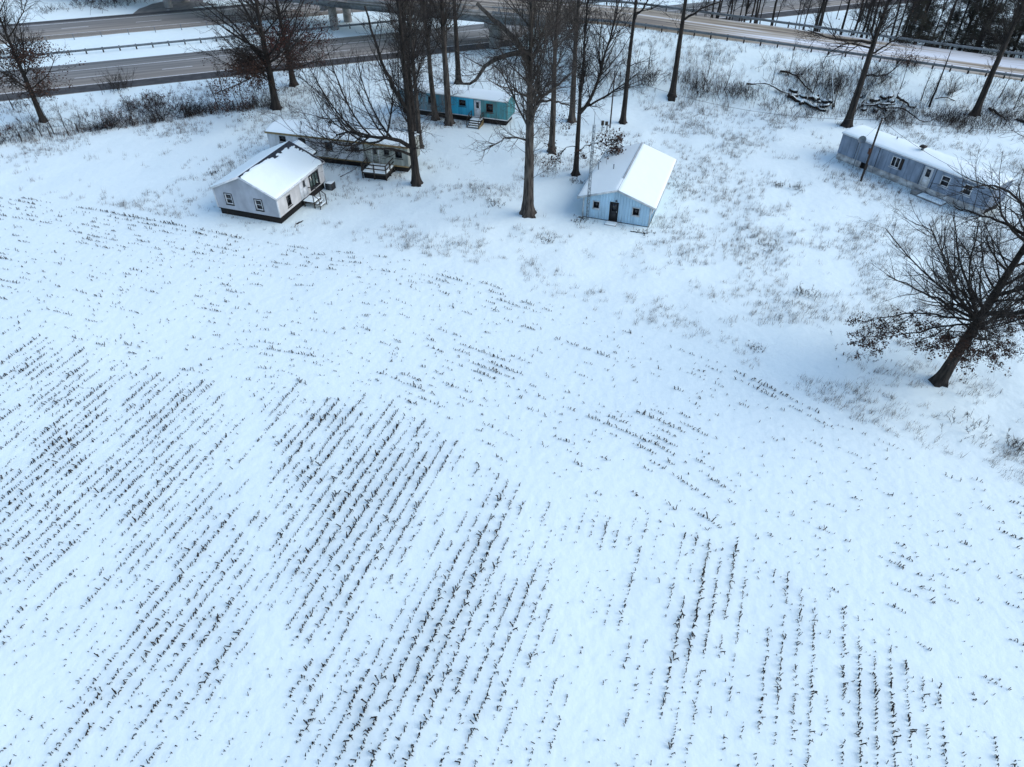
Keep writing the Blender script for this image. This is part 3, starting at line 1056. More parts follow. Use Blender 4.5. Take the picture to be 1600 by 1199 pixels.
MB().box((-0.14, -0.17, 2.93), (LW + 0.14, -0.125, 3.14)).build('eave_trim', 'tan_trim', wt)
MB().box((0, -0.045, 0.66), (LW, -0.006, 0.80)).build('base_trim', 'tan_trim', wt)
MB().box((0.35, 0.35, -0.3), (LW - 0.35, DW - 0.3, 0.76)).build('underfloor_shade', 'dark_void', wt)  # near-black block standing in for the shaded void under the floor
for x, y, cp in ((3.6, 1.9, False), (6.1, 1.2, False), (7.0, 2.5, True), (10.6, 1.7, False)):
    vent(wt, x, y, 3.40, 0.1 if cp else 0.07, 0.45, cp)
# deck in front of it
dk = thing('wooden_deck', 'snow covered wooden deck with rails in front of the white trailer', 'deck', (-16.85, 75.6, 0.0), R(-14.0))
DL, DDp, DZ = 2.95, 2.55, 0.72
for k in range(17):
    MB().box((k * DL / 17 + 0.006, 0, DZ - 0.04), ((k + 1) * DL / 17 - 0.006, DDp, DZ)).build('deck_board', 'deck_wood', dk)
m = MB()
m.box((0, 0, DZ - 0.2), (DL, 0.05, DZ - 0.045)).box((0, DDp - 0.05, DZ - 0.2), (DL, DDp, DZ - 0.045)).box((0, 0.05, DZ - 0.2), (0.05, DDp - 0.05, DZ - 0.045)).box((DL - 0.05, 0.05, DZ - 0.2), (DL, DDp - 0.05, DZ - 0.045))
m.build('rim_joist', 'deck_wood', dk)
MB().box((0.15, 0.15, -0.1), (DL - 0.15, DDp - 0.1, DZ - 0.21)).build('underdeck_shade', 'dark_void', dk)  # near-black fill painted as the shade below the deck boards
snow_sheet(dk, 'snow', (0.03, 0.03, DZ), (1, 0, 0), (0, 1, 0), (0, 0, 1), DL - 0.06, DDp - 0.06, 0.09, res=0.1, seed=7)
for x, y in ((0.05, 0.05), (DL / 2, 0.05), (DL - 0.05, 0.05), (0.05, DDp - 0.9), (DL - 0.05, DDp / 2), (DL - 0.05, DDp - 0.06)):
    MB().box((x - 0.06, y - 0.06, -0.3), (x + 0.06, y + 0.06, DZ + 0.98)).build('rail_post', 'deck_wood', dk)
for z in (DZ + 0.45, DZ + 0.9):
    MB().bar((0, 0.05, z), (DL, 0.05, z), 0.07, 0.11).build('rail', 'deck_wood', dk)
    MB().bar((DL - 0.05, 0.1, z), (DL - 0.05, DDp, z), 0.07, 0.11).build('rail', 'deck_wood', dk)
    MB().bar((0.05, 0.1, z), (0.05, DDp - 0.9, z), 0.07, 0.11).build('rail', 'deck_wood', dk)
for k in range(3):
    MB().box((-0.3 * (k + 1), DDp - 0.95, DZ - 0.2 * (k + 1) - 0.05), (-0.3 * k - 0.01, DDp - 0.1, DZ - 0.2 * (k + 1))).build('step', 'deck_wood', dk)

# blue trailer
b0 = np.array((-0.6, 90.75)) - np.array((math.cos(R(-18.6)), math.sin(R(-18.6)))) * 15.2
bt = thing('blue_trailer', 'bright blue and teal mobile home half hidden behind tree trunks', 'mobile home', (b0[0], b0[1], 0.0), R(-18.6))
LB, DB = 15.2, 3.1
segs = [(0.0, 7.2, 'trailer_faded', [(1.5, 2.4, 1.75, 2.6), (4.3, 5.1, 1.75, 2.6)]),
        (7.2, 10.62, 'trailer_bright', [(1.45, 2.35, 1.95, 2.68)]),
        (10.62, 15.2, 'trailer_teal', [(0.12, 0.98, 0.85, 2.85), (1.75, 2.65, 1.55, 2.6)])]
for a, b, mt, op in segs:
    wall(bt, 'side_wall', mt, (a, 0, 0), (1, 0, 0), (0, -1, 0), b - a, 0.8, 3.1, op, 'rib', pitch=0.34)
    for q_ in op:
        if q_[3] - q_[2] > 1.5:
            door(bt, (a, 0, 0), (1, 0, 0), (0, -1, 0), *q_, material='white_trim', frame='white_trim')
        else:
            window(bt, (a, 0, 0), (1, 0, 0), (0, -1, 0), *q_, frame='black_trim' if mt != 'trailer_teal' else 'rust')
wall(bt, 'end_wall', 'trailer_teal', (LB, 0, 0), (0, 1, 0), (1, 0, 0), DB, 0.8, 3.1, (), 'rib', pitch=0.34)
wall(bt, 'end_wall', 'trailer_faded', (0, DB, 0), (0, -1, 0), (-1, 0, 0), DB, 0.8, 3.1, (), 'rib', pitch=0.34)
wall(bt, 'back_wall', 'trailer_faded', (LB, DB, 0), (-1, 0, 0), (0, 1, 0), LB, 0.8, 3.1, (), 'rib', pitch=0.34)
end_fill(bt, LB, DB, 3.1, 0.3, 'trailer_teal')
barrel_roof(bt, LB, DB, 3.1, 0.3, 'roof_metal', seed=8, ov=0.08)
MB().box((0, -0.05, 0.70), (LB, -0.006, 0.80)).build('base_trim', 'shed_trim', bt)
MB().box((LB + 0.006, -0.05, 0.70), (LB + 0.05, DB, 0.80)).build('base_trim', 'shed_trim', bt)
MB().box((0.3, 0.3, -0.3), (LB - 0.3, DB - 0.3, 0.79)).build('underfloor_shade', 'dark_void', bt)  # shade under the trailer, put in as a near-black block
vent(bt, 9.4, 1.4, 3.36, 0.05, 0.9)
bs = thing('entry_steps', 'snowy wooden steps with handrails leading up to the blue trailer door', 'steps', (0, 0, 0), R(-18.6))
ux = np.array((math.cos(R(-18.6)), math.sin(R(-18.6))))
uy = np.array((-ux[1], ux[0]))
pc = b0 + ux * 10.5 - uy * 1.75
bs.location = (pc[0], pc[1], float(ground(*pc)) - 0.03)
MB().box((-0.1, 0.72, 0.62), (1.45, 1.66, 0.72)).build('landing', 'deck_wood', bs)
snow_sheet(bs, 'landing_snow', (-0.08, 0.74, 0.72), (1, 0, 0), (0, 1, 0), (0, 0, 1), 1.5, 0.9, 0.09, res=0.08, seed=2)
for k in range(3):
    MB().box((-0.1, 0.70 - 0.3 * (k + 1), 0.50 - 0.18 * k), (1.45, 0.70 - 0.3 * k - 0.02, 0.56 - 0.18 * k)).build('tread', 'deck_wood', bs)
    snow_sheet(bs, 'tread_snow', (-0.08, 0.71 - 0.3 * (k + 1), 0.56 - 0.18 * k), (1, 0, 0), (0, 1, 0), (0, 0, 1), 1.48, 0.26, 0.07, res=0.06, seed=k, edge=0.08)
for x in (-0.14, 1.47):
    MB().hexa([(x, -0.25, -0.1), (x + 0.05, -0.25, -0.1), (x + 0.05, 1.6, -0.1), (x, 1.6, -0.1), (x, -0.25, 0.12), (x + 0.05, -0.25, 0.12), (x + 0.05, 1.6, 0.70), (x, 1.6, 0.70)]).build('stringer', 'tan_trim', bs)
    m = MB()
    m.bar((x, 0.72, 0.7), (x, 0.72, 1.55), 0.07).bar((x, 1.6, 0.7), (x, 1.6, 1.6), 0.07).bar((x, 0.72, 1.5), (x, 1.6, 1.55), 0.06).bar((x, 0.72, 1.1), (x, 1.6, 1.15), 0.06).bar((x, -0.2, 0.1), (x, -0.2, 0.95), 0.07).bar((x, -0.2, 0.92), (x, 0.72, 1.5), 0.06)
    m.build('handrail', 'deck_wood', bs)

# slate trailer on the right
r0 = np.array((38.3, 80.9))
rt = thing('slate_trailer', 'slate blue mobile home with pale skirting at the right', 'mobile home', (r0[0], r0[1], 0.0), R(-55.2))
LR, DR = 17.6, 3.65
rop = [(6.55, 7.55, 1.5, 2.65), (10.35, 11.3, 0.72, 2.82), (12.35, 13.3, 1.5, 2.6), (14.8, 15.7, 1.5, 2.6)]
wall(rt, 'side_wall', 'slate', (0, 0, 0), (1, 0, 0), (0, -1, 0), LR, 0.72, 3.1, rop, 'rib', pitch=0.8)
window(rt, (0, 0, 0), (1, 0, 0), (0, -1, 0), *rop[0], frame='white_trim', vbars=1, hbars=0)
door(rt, (0, 0, 0), (1, 0, 0), (0, -1, 0), *rop[1], material='white_trim', frame='white_trim')
for q_ in rop[2:]:
    window(rt, (0, 0, 0), (1, 0, 0), (0, -1, 0), *q_, frame='white_trim')
wall(rt, 'end_wall', 'slate', (0, DR, 0), (0, -1, 0), (-1, 0, 0), DR, 0.72, 3.1, (), 'rib', pitch=0.8)
wall(rt, 'end_wall', 'slate', (LR, 0, 0), (0, 1, 0), (1, 0, 0), DR, 0.72, 3.1, (), 'rib', pitch=0.8)
wall(rt, 'back_wall', 'slate', (LR, DR, 0), (-1, 0, 0), (0, 1, 0), LR, 0.72, 3.1, (), 'rib', pitch=0.8)
end_fill(rt, LR, DR, 3.1, 0.22, 'slate')
barrel_roof(rt, LR, DR, 3.1, 0.22, 'roof_metal', seed=13, snow=0.10)
for k in range(11):
    a = k * LR / 11
    if k == 2:
        a2, b2 = a + 0.9, a + LR / 11
        MB().box((a2, 0.03, -0.3), (b2 - 0.012, 0.06, 0.72)).build('skirt_panel', 'skirt', rt)
        continue
    MB().box((a + 0.006, 0.03 + 0.006 * (k % 2), -0.3), (a + LR / 11 - 0.006, 0.06 + 0.006 * (k % 2), 0.72)).build('skirt_panel', 'skirt', rt)
MB().box((0.03, 0.09, -0.3), (0.06, DR - 0.03, 0.72)).build('skirt_panel', 'skirt', rt)
MB().box((0.2, 0.2, -0.3), (LR - 0.2, DR - 0.2, 0.71)).build('underfloor_shade', 'dark_void', rt)  # near-black block for the shade behind the skirting gap
m = MB()
for x in (2.2, 4.9, 10.2, 11.6):
    m.box((x - 0.025, -0.05, 0.74), (x + 0.025, -0.032, 3.08))
m.build('seam', 'black_trim', rt)
MB().box((7.6, -0.045, 1.45), (7.95, -0.032, 2.68)).build('shutter', 'post_wood', rt)
MB().box((-0.1, -0.16, 2.99), (LR + 0.1, -0.122, 3.12)).build('eave_trim', 'white_trim', rt)
vent(rt, 8.4, 2.0, 3.30, 0.16, 0.45, True)
vent(rt, 5.0, 2.6, 3.28, 0.06, 0.3)
ru = np.array((math.cos(R(-55.2)), math.sin(R(-55.2))))
rv = np.array((-ru[1], ru[0]))
pc = r0 + ru * 10.3 - rv * 1.35
stp = thing('concrete_step', 'grey concrete step with snowy slab below the slate trailer door', 'step', (pc[0], pc[1], float(ground(*pc)) - 0.05), R(-55.2))
MB().box((0, 0.2, -0.1), (0.75, 1.15, 0.42)).build('block', 'concrete', stp)
MB().box((0.8, 0.1, -0.1), (3.6, 1.2, 0.22)).build('slab', 'concrete', stp)
snow_sheet(stp, 'snow', (0.8, 0.1, 0.22), (1, 0, 0), (0, 1, 0), (0, 0, 1), 2.8, 1.1, 0.14, res=0.1, seed=3)

# shed (small pale blue metal building)
sx, sy = 12.4, 70.85
shed = thing('metal_cabin', 'pale blue ribbed metal cabin with bright snowy roof and dark door', 'cabin', (sx, sy, 0.0), R(-19.3))
SWx, SWy = 3.42, 5.72
so = [(1.05, 1.62, 1.15, 1.85), (2.72, 3.62, 0.08, 2.08), (5.1, 5.72, 1.05, 1.8)]
wall(shed, 'front_wall', 'shed_blue', (-SWx, -SWy, 0), (1, 0, 0), (0, -1, 0), 2 * SWx, 0.0, 2.36, so, 'rib', gable=1.17, pitch=0.3)
for q_ in (so[0], so[2]):
    window(shed, (-SWx, -SWy, 0), (1, 0, 0), (0, -1, 0), *q_, frame='black_trim', trim='shed_trim', hbars=0)
door(shed, (-SWx, -SWy, 0), (1, 0, 0), (0, -1, 0), *so[1], material='black_trim', frame='post_wood')
wall(shed, 'side_wall', 'shed_blue', (SWx, -SWy, 0), (0, 1, 0), (1, 0, 0), 2 * SWy, 0.0, 2.36, [(0.9, 1.6, 1.1, 1.9), (4.5, 5.3, 1.1, 1.9)], 'rib', pitch=0.3)
for q_ in ((0.9, 1.6, 1.1, 1.9), (4.5, 5.3, 1.1, 1.9)):
    window(shed, (SWx, -SWy, 0), (0, 1, 0), (1, 0, 0), *q_, frame='black_trim', trim='shed_trim', hbars=0)
wall(shed, 'side_wall', 'shed_blue', (-SWx, SWy, 0), (0, -1, 0), (-1, 0, 0), 2 * SWy, 0.0, 2.36, (), 'rib', pitch=0.3)
wall(shed, 'back_wall', 'shed_blue', (SWx, SWy, 0), (-1, 0, 0), (0, 1, 0), 2 * SWx, 0.0, 2.36, (), 'rib', gable=1.17, pitch=0.3)
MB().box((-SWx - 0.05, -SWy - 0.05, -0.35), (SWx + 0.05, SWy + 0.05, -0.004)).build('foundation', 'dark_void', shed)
MB().box((-SWx + 0.5, -SWy + 0.3, 0.0), (SWx - 0.4, -SWy + 0.4, 2.2)).build('room_shade', 'dark_void', shed)  # near-black panel painted as the darkness inside the cabin
for x in (-SWx, SWx):
    MB().box((x - 0.07, -SWy - 0.035, 0.0), (x + 0.07, -SWy + 0.05, 2.3)).build('corner_trim', 'shed_trim', shed)
MB().box((-0.16, -SWy - 0.12, 2.2), (0.02, -SWy - 0.03, 2.32)).build('lamp', 'black_trim', shed)
def bareS(A, B):
    return 0.10 * (1 - sstep(0.03, 0.11, B)) * sstep(2.6, 3.0, A)
gable_roof(shed, -4.0, 4.0, -6.15, 6.15, 2.28, 3.62, 'roof_metal', snow=0.07, bareR=bareS, bareL=None, fascia='shed_trim', seed=15)
m = MB()
m.hexa([(-0.13, -3.4, 3.60), (0.0, -3.4, 3.64), (0.0, 6.1, 3.64), (-0.13, 6.1, 3.60), (-0.12, -3.4, 3.69), (0.0, -3.4, 3.715), (0.0, 6.1, 3.715), (-0.12, 6.1, 3.69)])
m.build('ridge_cap', 'roof_metal', shed)
vent(shed, -1.7, -0.4, 3.05, 0.05, 0.5)
vent(shed, -3.45, 0.2, 2.5, 0.05, 0.75)
pd = np.array((sx, sy)) + np.array((math.cos(R(-19.3)) * -0.3 + math.sin(R(-19.3)) * 6.35, math.sin(R(-19.3)) * -0.3 - math.cos(R(-19.3)) * 6.35))
ds = thing('door_slab', 'low snow covered slab at the dark cabin door', 'step', tuple(on_ground(*pd)), R(-19.3))
MB().box((-0.6, -0.35, -0.15), (0.6, 0.45, 0.08)).build('slab', 'concrete', ds)
snow_sheet(ds, 'snow', (-0.6, -0.35, 0.08), (1, 0, 0), (0, 1, 0), (0, 0, 1), 1.2, 0.8, 0.08, res=0.08)
# ------------------------------------------------------------------ trees
def unit(v):
    return v / (np.linalg.norm(v, axis=-1, keepdims=True) + 1e-9)

def grow(P, Rr, n, t0, t1, L0, ang, asd, K, up, wig, rfac, g, rend=0.3, taper=0.55, flat=0.0, rmin=0.006):
    """n children sprouting from the polylines P"""
    N, K0, _ = P.shape
    ln = np.linalg.norm(np.diff(P, axis=1), axis=2).sum(1)
    idx = g.choice(N, n, p=ln / ln.sum())
    t = g.uniform(t0, t1, n)
    s = t * (K0 - 1)
    i = np.minimum(s.astype(int), K0 - 2)
    f = (s - i)[:, None]
    A, B = P[idx, i], P[idx, i + 1]
    pos = A * (1 - f) + B * f
    rad = Rr[idx, i] * (1 - f[:, 0]) + Rr[idx, i + 1] * f[:, 0]
    tg = unit(B - A)
    rnd = g.normal(size=(n, 3))
    rnd[:, 2] *= (1 - flat)
    perp = unit(rnd - tg * (rnd * tg).sum(1, keepdims=True))
    a = g.normal(ang, asd, n)[:, None]
    d = unit(tg * np.cos(a) + perp * np.sin(a))
    L = L0 * (ln[idx] / ln.mean()) ** 0.5 * (1 - taper * t) * g.uniform(0.55, 1.3, n)
    out = np.empty((n, K, 3))
    out[:, 0] = pos
    upv = np.array((0, 0, 1.0))
    for k in range(1, K):
        d = unit(d + upv * up + g.normal(size=(n, 3)) * wig)
        out[:, k] = out[:, k - 1] + d * (L / (K - 1))[:, None]
    r0 = np.maximum(np.minimum(rad * 0.7, L * rfac), rmin)
    tt = np.linspace(0, 1, K)[None]
    RR = r0[:, None] * (1 - (1 - rend) * tt)
    return out, RR

def leaf_mesh(P, n, size, g, spread=0.25):
    """n dry leaves hanging near the polylines"""
    N, K, _ = P.shape
    # leaves sit in clumps
    nc = max(1, n // 5)
    idx = g.integers(0, N, nc)
    k = g.integers(max(1, K - 2), K, nc)
    c = P[idx, k]
    c = np.repeat(c, 5, axis=0) + g.normal(size=(nc * 5, 3)) * spread
    m = len(c)
    u = unit(g.normal(size=(m, 3)) + np.array((0, 0, -0.5)))
    w = unit(np.cross(u, g.normal(size=(m, 3))))
    nn = np.cross(u, w)
    L = size * g.uniform(0.6, 1.35, m)[:, None]
    V = np.stack([c, c + u * L * 0.5 + w * L * 0.36 + nn * L * 0.15, c + u * L, c + u * L * 0.5 - w * L * 0.36 + nn * L * 0.15], 1).reshape(-1, 3)
    i = np.arange(m) * 4
    tri = np.concatenate([np.stack([i, i + 1, i + 2], -1), np.stack([i, i + 2, i + 3], -1)])
    return V, tri

def trunk_mesh(pts, rad, g, sides=16, flare=0.55, roots=5):
    """tapered trunk with root flare, unit relief"""
    pts = np.array(pts, float)
    n = 26
    s = np.linspace(0, 1, len(pts))
    zz = np.concatenate([np.array((-0.04, 0.0, 0.012, 0.03, 0.055)), np.linspace(0.09, 1, n - 5)])
    L = np.linalg.norm(pts[-1] - pts[0])
    C = np.stack([np.interp(np.clip(zz, 0, 1), s, pts[:, i]) for i in range(3)], -1)
    C[0, 2] -= 0.5
    r = np.interp(np.clip(zz, 0, 1), s, rad)
    hgt = np.maximum(zz, 0) * L
    a = np.arange(sides) * 2 * np.pi / sides
    ph = g.uniform(0, 6.28)
    V = []
    for k in range(n):
        fl = math.exp(-hgt[k] / (rad[0] * 1.1))
        lob = 1 + flare * fl * (1 + 0.55 * np.cos(roots * a + ph) + 0.25 * np.cos(2 * a + ph * 2))
        irr = 1 + 0.05 * np.sin(3 * a + hgt[k] * 0.6 + ph) + 0.04 * g.normal(size=sides)
        rr = r[k] * lob * irr
        V.append(np.stack([C[k, 0] + rr * np.cos(a), C[k, 1] + rr * np.sin(a), np.full(sides, C[k, 2])], -1))
    V = np.concatenate(V)
    k = (np.arange(n - 1) * sides)[:, None]
    j = np.arange(sides)[None]
    jn = (j + 1) % sides
    q = np.stack([k + j, k + jn, k + sides + jn, k + sides + j], -1).reshape(-1, 4)
    return V, q

def smooth_poly(p, K):
    p = np.array(p, float)
    L = np.concatenate([[0], np.cumsum(np.linalg.norm(np.diff(p, axis=0), axis=1))])
    s = np.linspace(0, L[-1], K)
    q = np.stack([np.interp(s, L, p[:, i]) for i in range(3)], -1)
    for _ in range(2):
        q[1:-1] = 0.25 * q[:-2] + 0.5 * q[1:-1] + 0.25 * q[2:]
    return q

def tree(name, label, px, py, r0, H, first, nprim, plen, seed, ang=0.95, up=0.10, top_r=0.35, lean=(0, 0), limbs=(), leaves=0, leafz=None, leaf_mat='leaf_brown',
         leaf_size=0.16, dens=1.0, bark='bark', twig='twig', wig=0.10, fork=None, group=None, cat='tree', sprouts=12, K4=2, twr=1.0, pshape=0.6, wob=0.25, leaf_spread=0.25, base=None, whorl=None):
    g = np.random.default_rng(seed)
    b = gp(px, py) if base is None else np.array(base, float)
    o = thing(name, label, cat, tuple(b), 0, group)
    # trunk line
    n = 9
    zz = np.linspace(0, 1, n)
    wobx = np.cumsum(g.normal(size=n)) * wob * 0.35
    woby = np.cumsum(g.normal(size=n)) * wob * 0.35
    wobx -= wobx[0]
    woby -= woby[0]
    tp = np.stack([lean[0] * H * zz + wobx * zz, lean[1] * H * zz + woby * zz, H * zz], -1)
    tr_ = r0 * (1 - (1 - 0.10) * zz ** 0.85)
    if fork:
        tr_ = np.where(zz * H > fork, tr_ * 0.72, tr_)
    V, q = trunk_mesh(tp, tr_, g)
    link('trunk', mesh_np('trunk', V, [q], smooth=True), bark, o)
    src_P, src_R = [], []
    # leader(s)
    Pm = smooth_poly(tp, 8)[None]
    Rm = np.interp(np.linspace(0, 1, 8), zz, tr_)[None]
    # explicit limbs, given as survey pixels in the plane of the trunk with a depth offset
    for spec in limbs:
        lp = []
        for k, (qx, qy, dy) in enumerate(spec['pts']):
            w = lift(qx, qy, b[1] + dy) - b
            lp.append(w)
        lp[0] = np.array((np.interp(lp[0][2], tp[:, 2], tp[:, 0]), np.interp(lp[0][2], tp[:, 2], tp[:, 1]), lp[0][2]))
        lp = smooth_poly(lp, 12)
        lp[1:-1] += g.normal(size=(10, 3)) * spec.get('wig', 0.05)
        lr = np.linspace(spec['r'][0], spec['r'][1], 12)
        V, q = tubes(lp[None], lr[None], 8)
        link('limb', mesh_np('limb', V, [q], smooth=True), bark, o)
        src_P.append(smooth_poly(lp, 8)[None])
        src_R.append(np.interp(np.linspace(0, 1, 8), np.linspace(0, 1, 12), lr)[None])
        if spec.get('shoots'):
            P2, R2 = grow(lp[None], lr[None], spec['shoots'], spec.get('st0', 0.25), 1.0, spec['slen'], spec.get('sang', 1.1), 0.3, 8, spec.get('sup', 0.35), 0.05, 0.018, g, taper=0.1, rmin=0.03)
            src_P.append(P2)
            src_R.append(R2)
    lim_n = len(src_P)
    # primaries along the trunk
    P1, R1 = grow(Pm, Rm, nprim, first / H, 0.985, plen, ang, 0.22, 8, up, wig, 0.0155, g, rend=0.25, taper=pshape, flat=0.35, rmin=0.05)
    src_P.append(P1)
    src_R.append(R1)
    if whorl:
        wn_, z0_, z1_, wl_, wa_, wu_ = whorl
        Pw, Rw = grow(Pm, Rm, wn_, z0_ / H, z1_ / H, wl_, wa_, 0.16, 8, wu_, 0.06, 0.0095, g, rend=0.25, taper=0.0, flat=0.2, rmin=0.05)
        src_P.append(Pw)
        src_R.append(Rw)
    if sprouts:
        P1b, R1b = grow(Pm, Rm, sprouts, 0.1, min(0.9, first / H + 0.2), 2.6, 1.15, 0.25, 8, 0.06, 0.08, 0.012, g, rmin=0.02)
        src_P.append(P1b)
        src_R.append(R1b)
    P1 = np.concatenate(src_P)
    R1 = np.concatenate(src_R)
    tot = np.linalg.norm(np.diff(P1, axis=1), axis=2).sum()
    P2, R2 = grow(P1, R1, int(tot * 1.7 * dens), 0.12, 1.0, 2.9, 0.75, 0.25, 6, 0.07, 0.11, 0.013, g, taper=0.45, rmin=0.02 * twr)
    tot2 = np.linalg.norm(np.diff(P2, axis=1), axis=2).sum()
    P3, R3 = grow(P2, R2, int(tot2 * 2.2 * dens), 0.1, 1.0, 1.35, 0.7, 0.25, 4, 0.05, 0.13, 0.012, g, taper=0.4, rmin=0.0135 * twr)
    tot3 = np.linalg.norm(np.diff(P3, axis=1), axis=2).sum()
    P4, R4 = grow(P3, R3, int(tot3 * 2.2 * dens), 0.1, 1.0, 0.62, 0.65, 0.25, K4, 0.05, 0.14, 0.015, g, taper=0.3, rmin=0.0095 * twr)
    keep = slice(max(0, 0), None)
    V, f = join([tubes(src_P[k], src_R[k], 6) for k in range(len(src_P)) if src_P[k].shape[0] > 1] + [tubes(P2, R2, 4)])
    tag(link('branches', mesh_np('branches', V, f, smooth=True), bark, o), kind='stuff')
    V, f = join([tubes(P3, R3, 3), tubes(P4, R4, 3)])
    tag(link('crown', mesh_np('crown', V, f), twig, o), kind='stuff')
    if leaves:
        sel = P3
        if leafz:
            zc = P3[:, -1, 2]
            mk = (zc > leafz[0]) & (zc < leafz[1])
            sel = P3[mk] if mk.sum() > 10 else P3
        V, t = leaf_mesh(sel, leaves, leaf_size, g, leaf_spread)
        tag(link('leaves', mesh_np('leaves', V, [t]), leaf_mat, o), kind='stuff')
    return o

G_OAK = 'large bare trees around the buildings'
# left edge and behind the white trailer
tree('oak_tree', 'oak with dark curled leaves standing alone by the highway at the far left', 68, 190, 0.38, 16.0, 2.6, 26, 8.2, 101, ang=0.78, up=0.09, dens=1.0, lean=(0.02, 0), leaves=4200, leafz=(2.6, 9.5), K4=2, group=G_OAK, leaf_size=0.2, leaf_spread=0.3)
tree('oak_tree', 'broad oak with brown leaves on its low branches behind the white trailer', 432, 170, 0.52, 20.0, 2.8, 30, 11.0, 102, ang=0.95, up=0.05, dens=0.95, whorl=(12, 3.0, 6.5, 9.0, 1.2, 0.06), lean=(0.015, 0), leaves=7000, leafz=(1.0, 6.8), group=G_OAK, leaf_size=0.2, leaf_spread=0.32)
tree('oak_tree', 'oak with rusty red leaves just behind the broad oak near the highway', 459, 133, 0.45, 18.0, 2.8, 24, 8.4, 103, ang=0.9, up=0.07, dens=0.85, whorl=(7, 3.0, 6.0, 9.0, 1.3, 0.04), leaves=5200, leafz=(2.5, 9.0), leaf_mat='leaf_red', group=G_OAK, leaf_size=0.2, leaf_spread=0.34)
# centre grove
tree('maple_tree', 'tall bare tree beside the wooden deck with a fan of shoots reaching left', 651, 288, 0.46, 24.0, 6.0, 44, 6.2, 104, ang=0.62, up=0.14, lean=(-0.012, 0.0), sprouts=34, group=G_OAK, bark='bark', dens=0.85,
     limbs=[dict(pts=[(645, 232, 0), (625, 218, -0.4), (590, 215, -0.7), (570, 212, -0.8), (548, 205, -0.6), (525, 212, -0.3)], r=(0.24, 0.06), shoots=17, slen=9.0, sang=1.0, sup=0.30, st0=0.2),
            dict(pts=[(641, 244, 0), (628, 236, -0.9), (600, 230, -1.1), (570, 236, -1.4), (540, 236, -1.2)], r=(0.16, 0.035)),
            dict(pts=[(640, 175, 0), (615, 140, -0.5), (590, 80, -0.6), (570, 10, -0.8)], r=(0.22, 0.08))])
tree('maple_tree', 'slim bare trunk directly behind the tree with the fan of shoots', 657, 231, 0.34, 22.0, 7.0, 38, 5.5, 105, ang=0.6, up=0.14, group=G_OAK, lean=(-0.01, 0.0), twig='twig_pale', bark='bark_pale')
tree('maple_tree', 'bare trunk near the left end of the blue trailer', 648, 203, 0.36, 23.0, 6.5, 42, 5.8, 106, ang=0.6, up=0.14, group=G_OAK, lean=(-0.01, 0), twig='twig_pale')
tree('maple_tree', 'slender leaning trunk in front of the faded end of the blue trailer', 680, 187, 0.38, 24.0, 7.5, 42, 6.0, 107, ang=0.6, up=0.14, group=G_OAK, lean=(-0.025, 0), bark='bark_pale', twig='twig_pale')
tree('maple_tree', 'thick straight trunk in front of the middle of the blue trailer', 702, 194, 0.48, 26.0, 8.0, 45, 6.5, 108, ang=0.62, up=0.12, group=G_OAK, lean=(-0.012, 0), bark='bark_pale', twig='twig_pale')
tree('maple_tree', 'tall bare trunk rising behind the blue trailer roof', 717, 131, 0.42, 25.0, 7.0, 42, 6.2, 109, ang=0.62, up=0.12, group=G_OAK, lean=(-0.012, 0), twig='twig_pale')
tree('sycamore_tree', 'largest bare tree in the middle with a hooked limb towards the blue trailer', 825, 335, 0.58, 27.0, 8.0, 64, 7.4, 110, ang=0.72, up=0.12, group=G_OAK, bark='bark_pale', twig='twig_pale', sprouts=16, fork=13, dens=1.05,
     limbs=[dict(pts=[(826, 82, 0), (800, 82, -0.2), (775, 92, -0.5), (757, 98, -0.8), (752, 112, -0.9), (744, 130, -1.0), (724, 137, -0.9), (713, 128, -0.8)], r=(0.26, 0.09), wig=0.02),
            dict(pts=[(818, 222, 0), (806, 214, -0.4), (790, 216, -0.8), (765, 230, -1.2)], r=(0.10, 0.03), shoots=10, slen=2.2, sup=0.02, sang=0.5),
            dict(pts=[(830, 160, 0), (852, 146, 0.3), (880, 130, 0.5), (905, 100, 0.6)], r=(0.17, 0.05)),
            dict(pts=[(829, 172, 0), (850, 155, -0.6), (870, 158, -0.9), (892, 166, -1.0)], r=(0.14, 0.05)),
            dict(pts=[(824, 100, 0), (800, 55, 0.4), (770, 30, 0.6), (745, 5, 0.8)], r=(0.30, 0.14))])
tree('maple_tree', 'straight grey trunk right behind the largest bare tree', 862, 238, 0.40, 25.0, 8.0, 42, 6.0, 111, ang=0.62, up=0.12, group=G_OAK, bark='bark_pale', twig='twig_pale')
tree('oak_tree', 'dark forked oak with brown leaf clusters beside the cabin', 899, 274, 0.33, 19.0, 8.0, 30, 4.6, 112, ang=0.55, up=0.15, group=G_OAK, sprouts=8, leaves=900, leafz=(2.0, 6.8), leaf_size=0.22,
     limbs=[dict(pts=[(905, 178, 0), (918, 168, -0.3), (927, 150, -0.6), (936, 120, -0.8), (950, 70, -1.0), (965, 20, -1.0)], r=(0.20, 0.06), shoots=8, slen=4.0, sup=0.2, sang=0.5),
            dict(pts=[(912, 173, -0.2), (935, 158, -0.6), (965, 140, -0.9), (1000, 112, -1.2)], r=(0.13, 0.03)),
            dict(pts=[(900, 236, 0), (915, 228, -0.3), (935, 222, -0.6), (952, 228, -0.8)], r=(0.05, 0.015), shoots=9, slen=1.5, sup=-0.05, sang=0.8),
            dict(pts=[(900, 230, 0), (888, 228, -0.4), (876, 240, -0.6), (868, 250, -0.8)], r=(0.05, 0.015), shoots=7, slen=1.3, sup=-0.08, sang=0.8)])
tree('maple_tree', 'bare trunk between the forked oak and the blue trailer, farther back', 893, 190, 0.42, 25.0, 6.5, 45, 6.5, 113, ang=0.62, up=0.12, group=G_OAK, bark='bark_pale', twig='twig_pale')
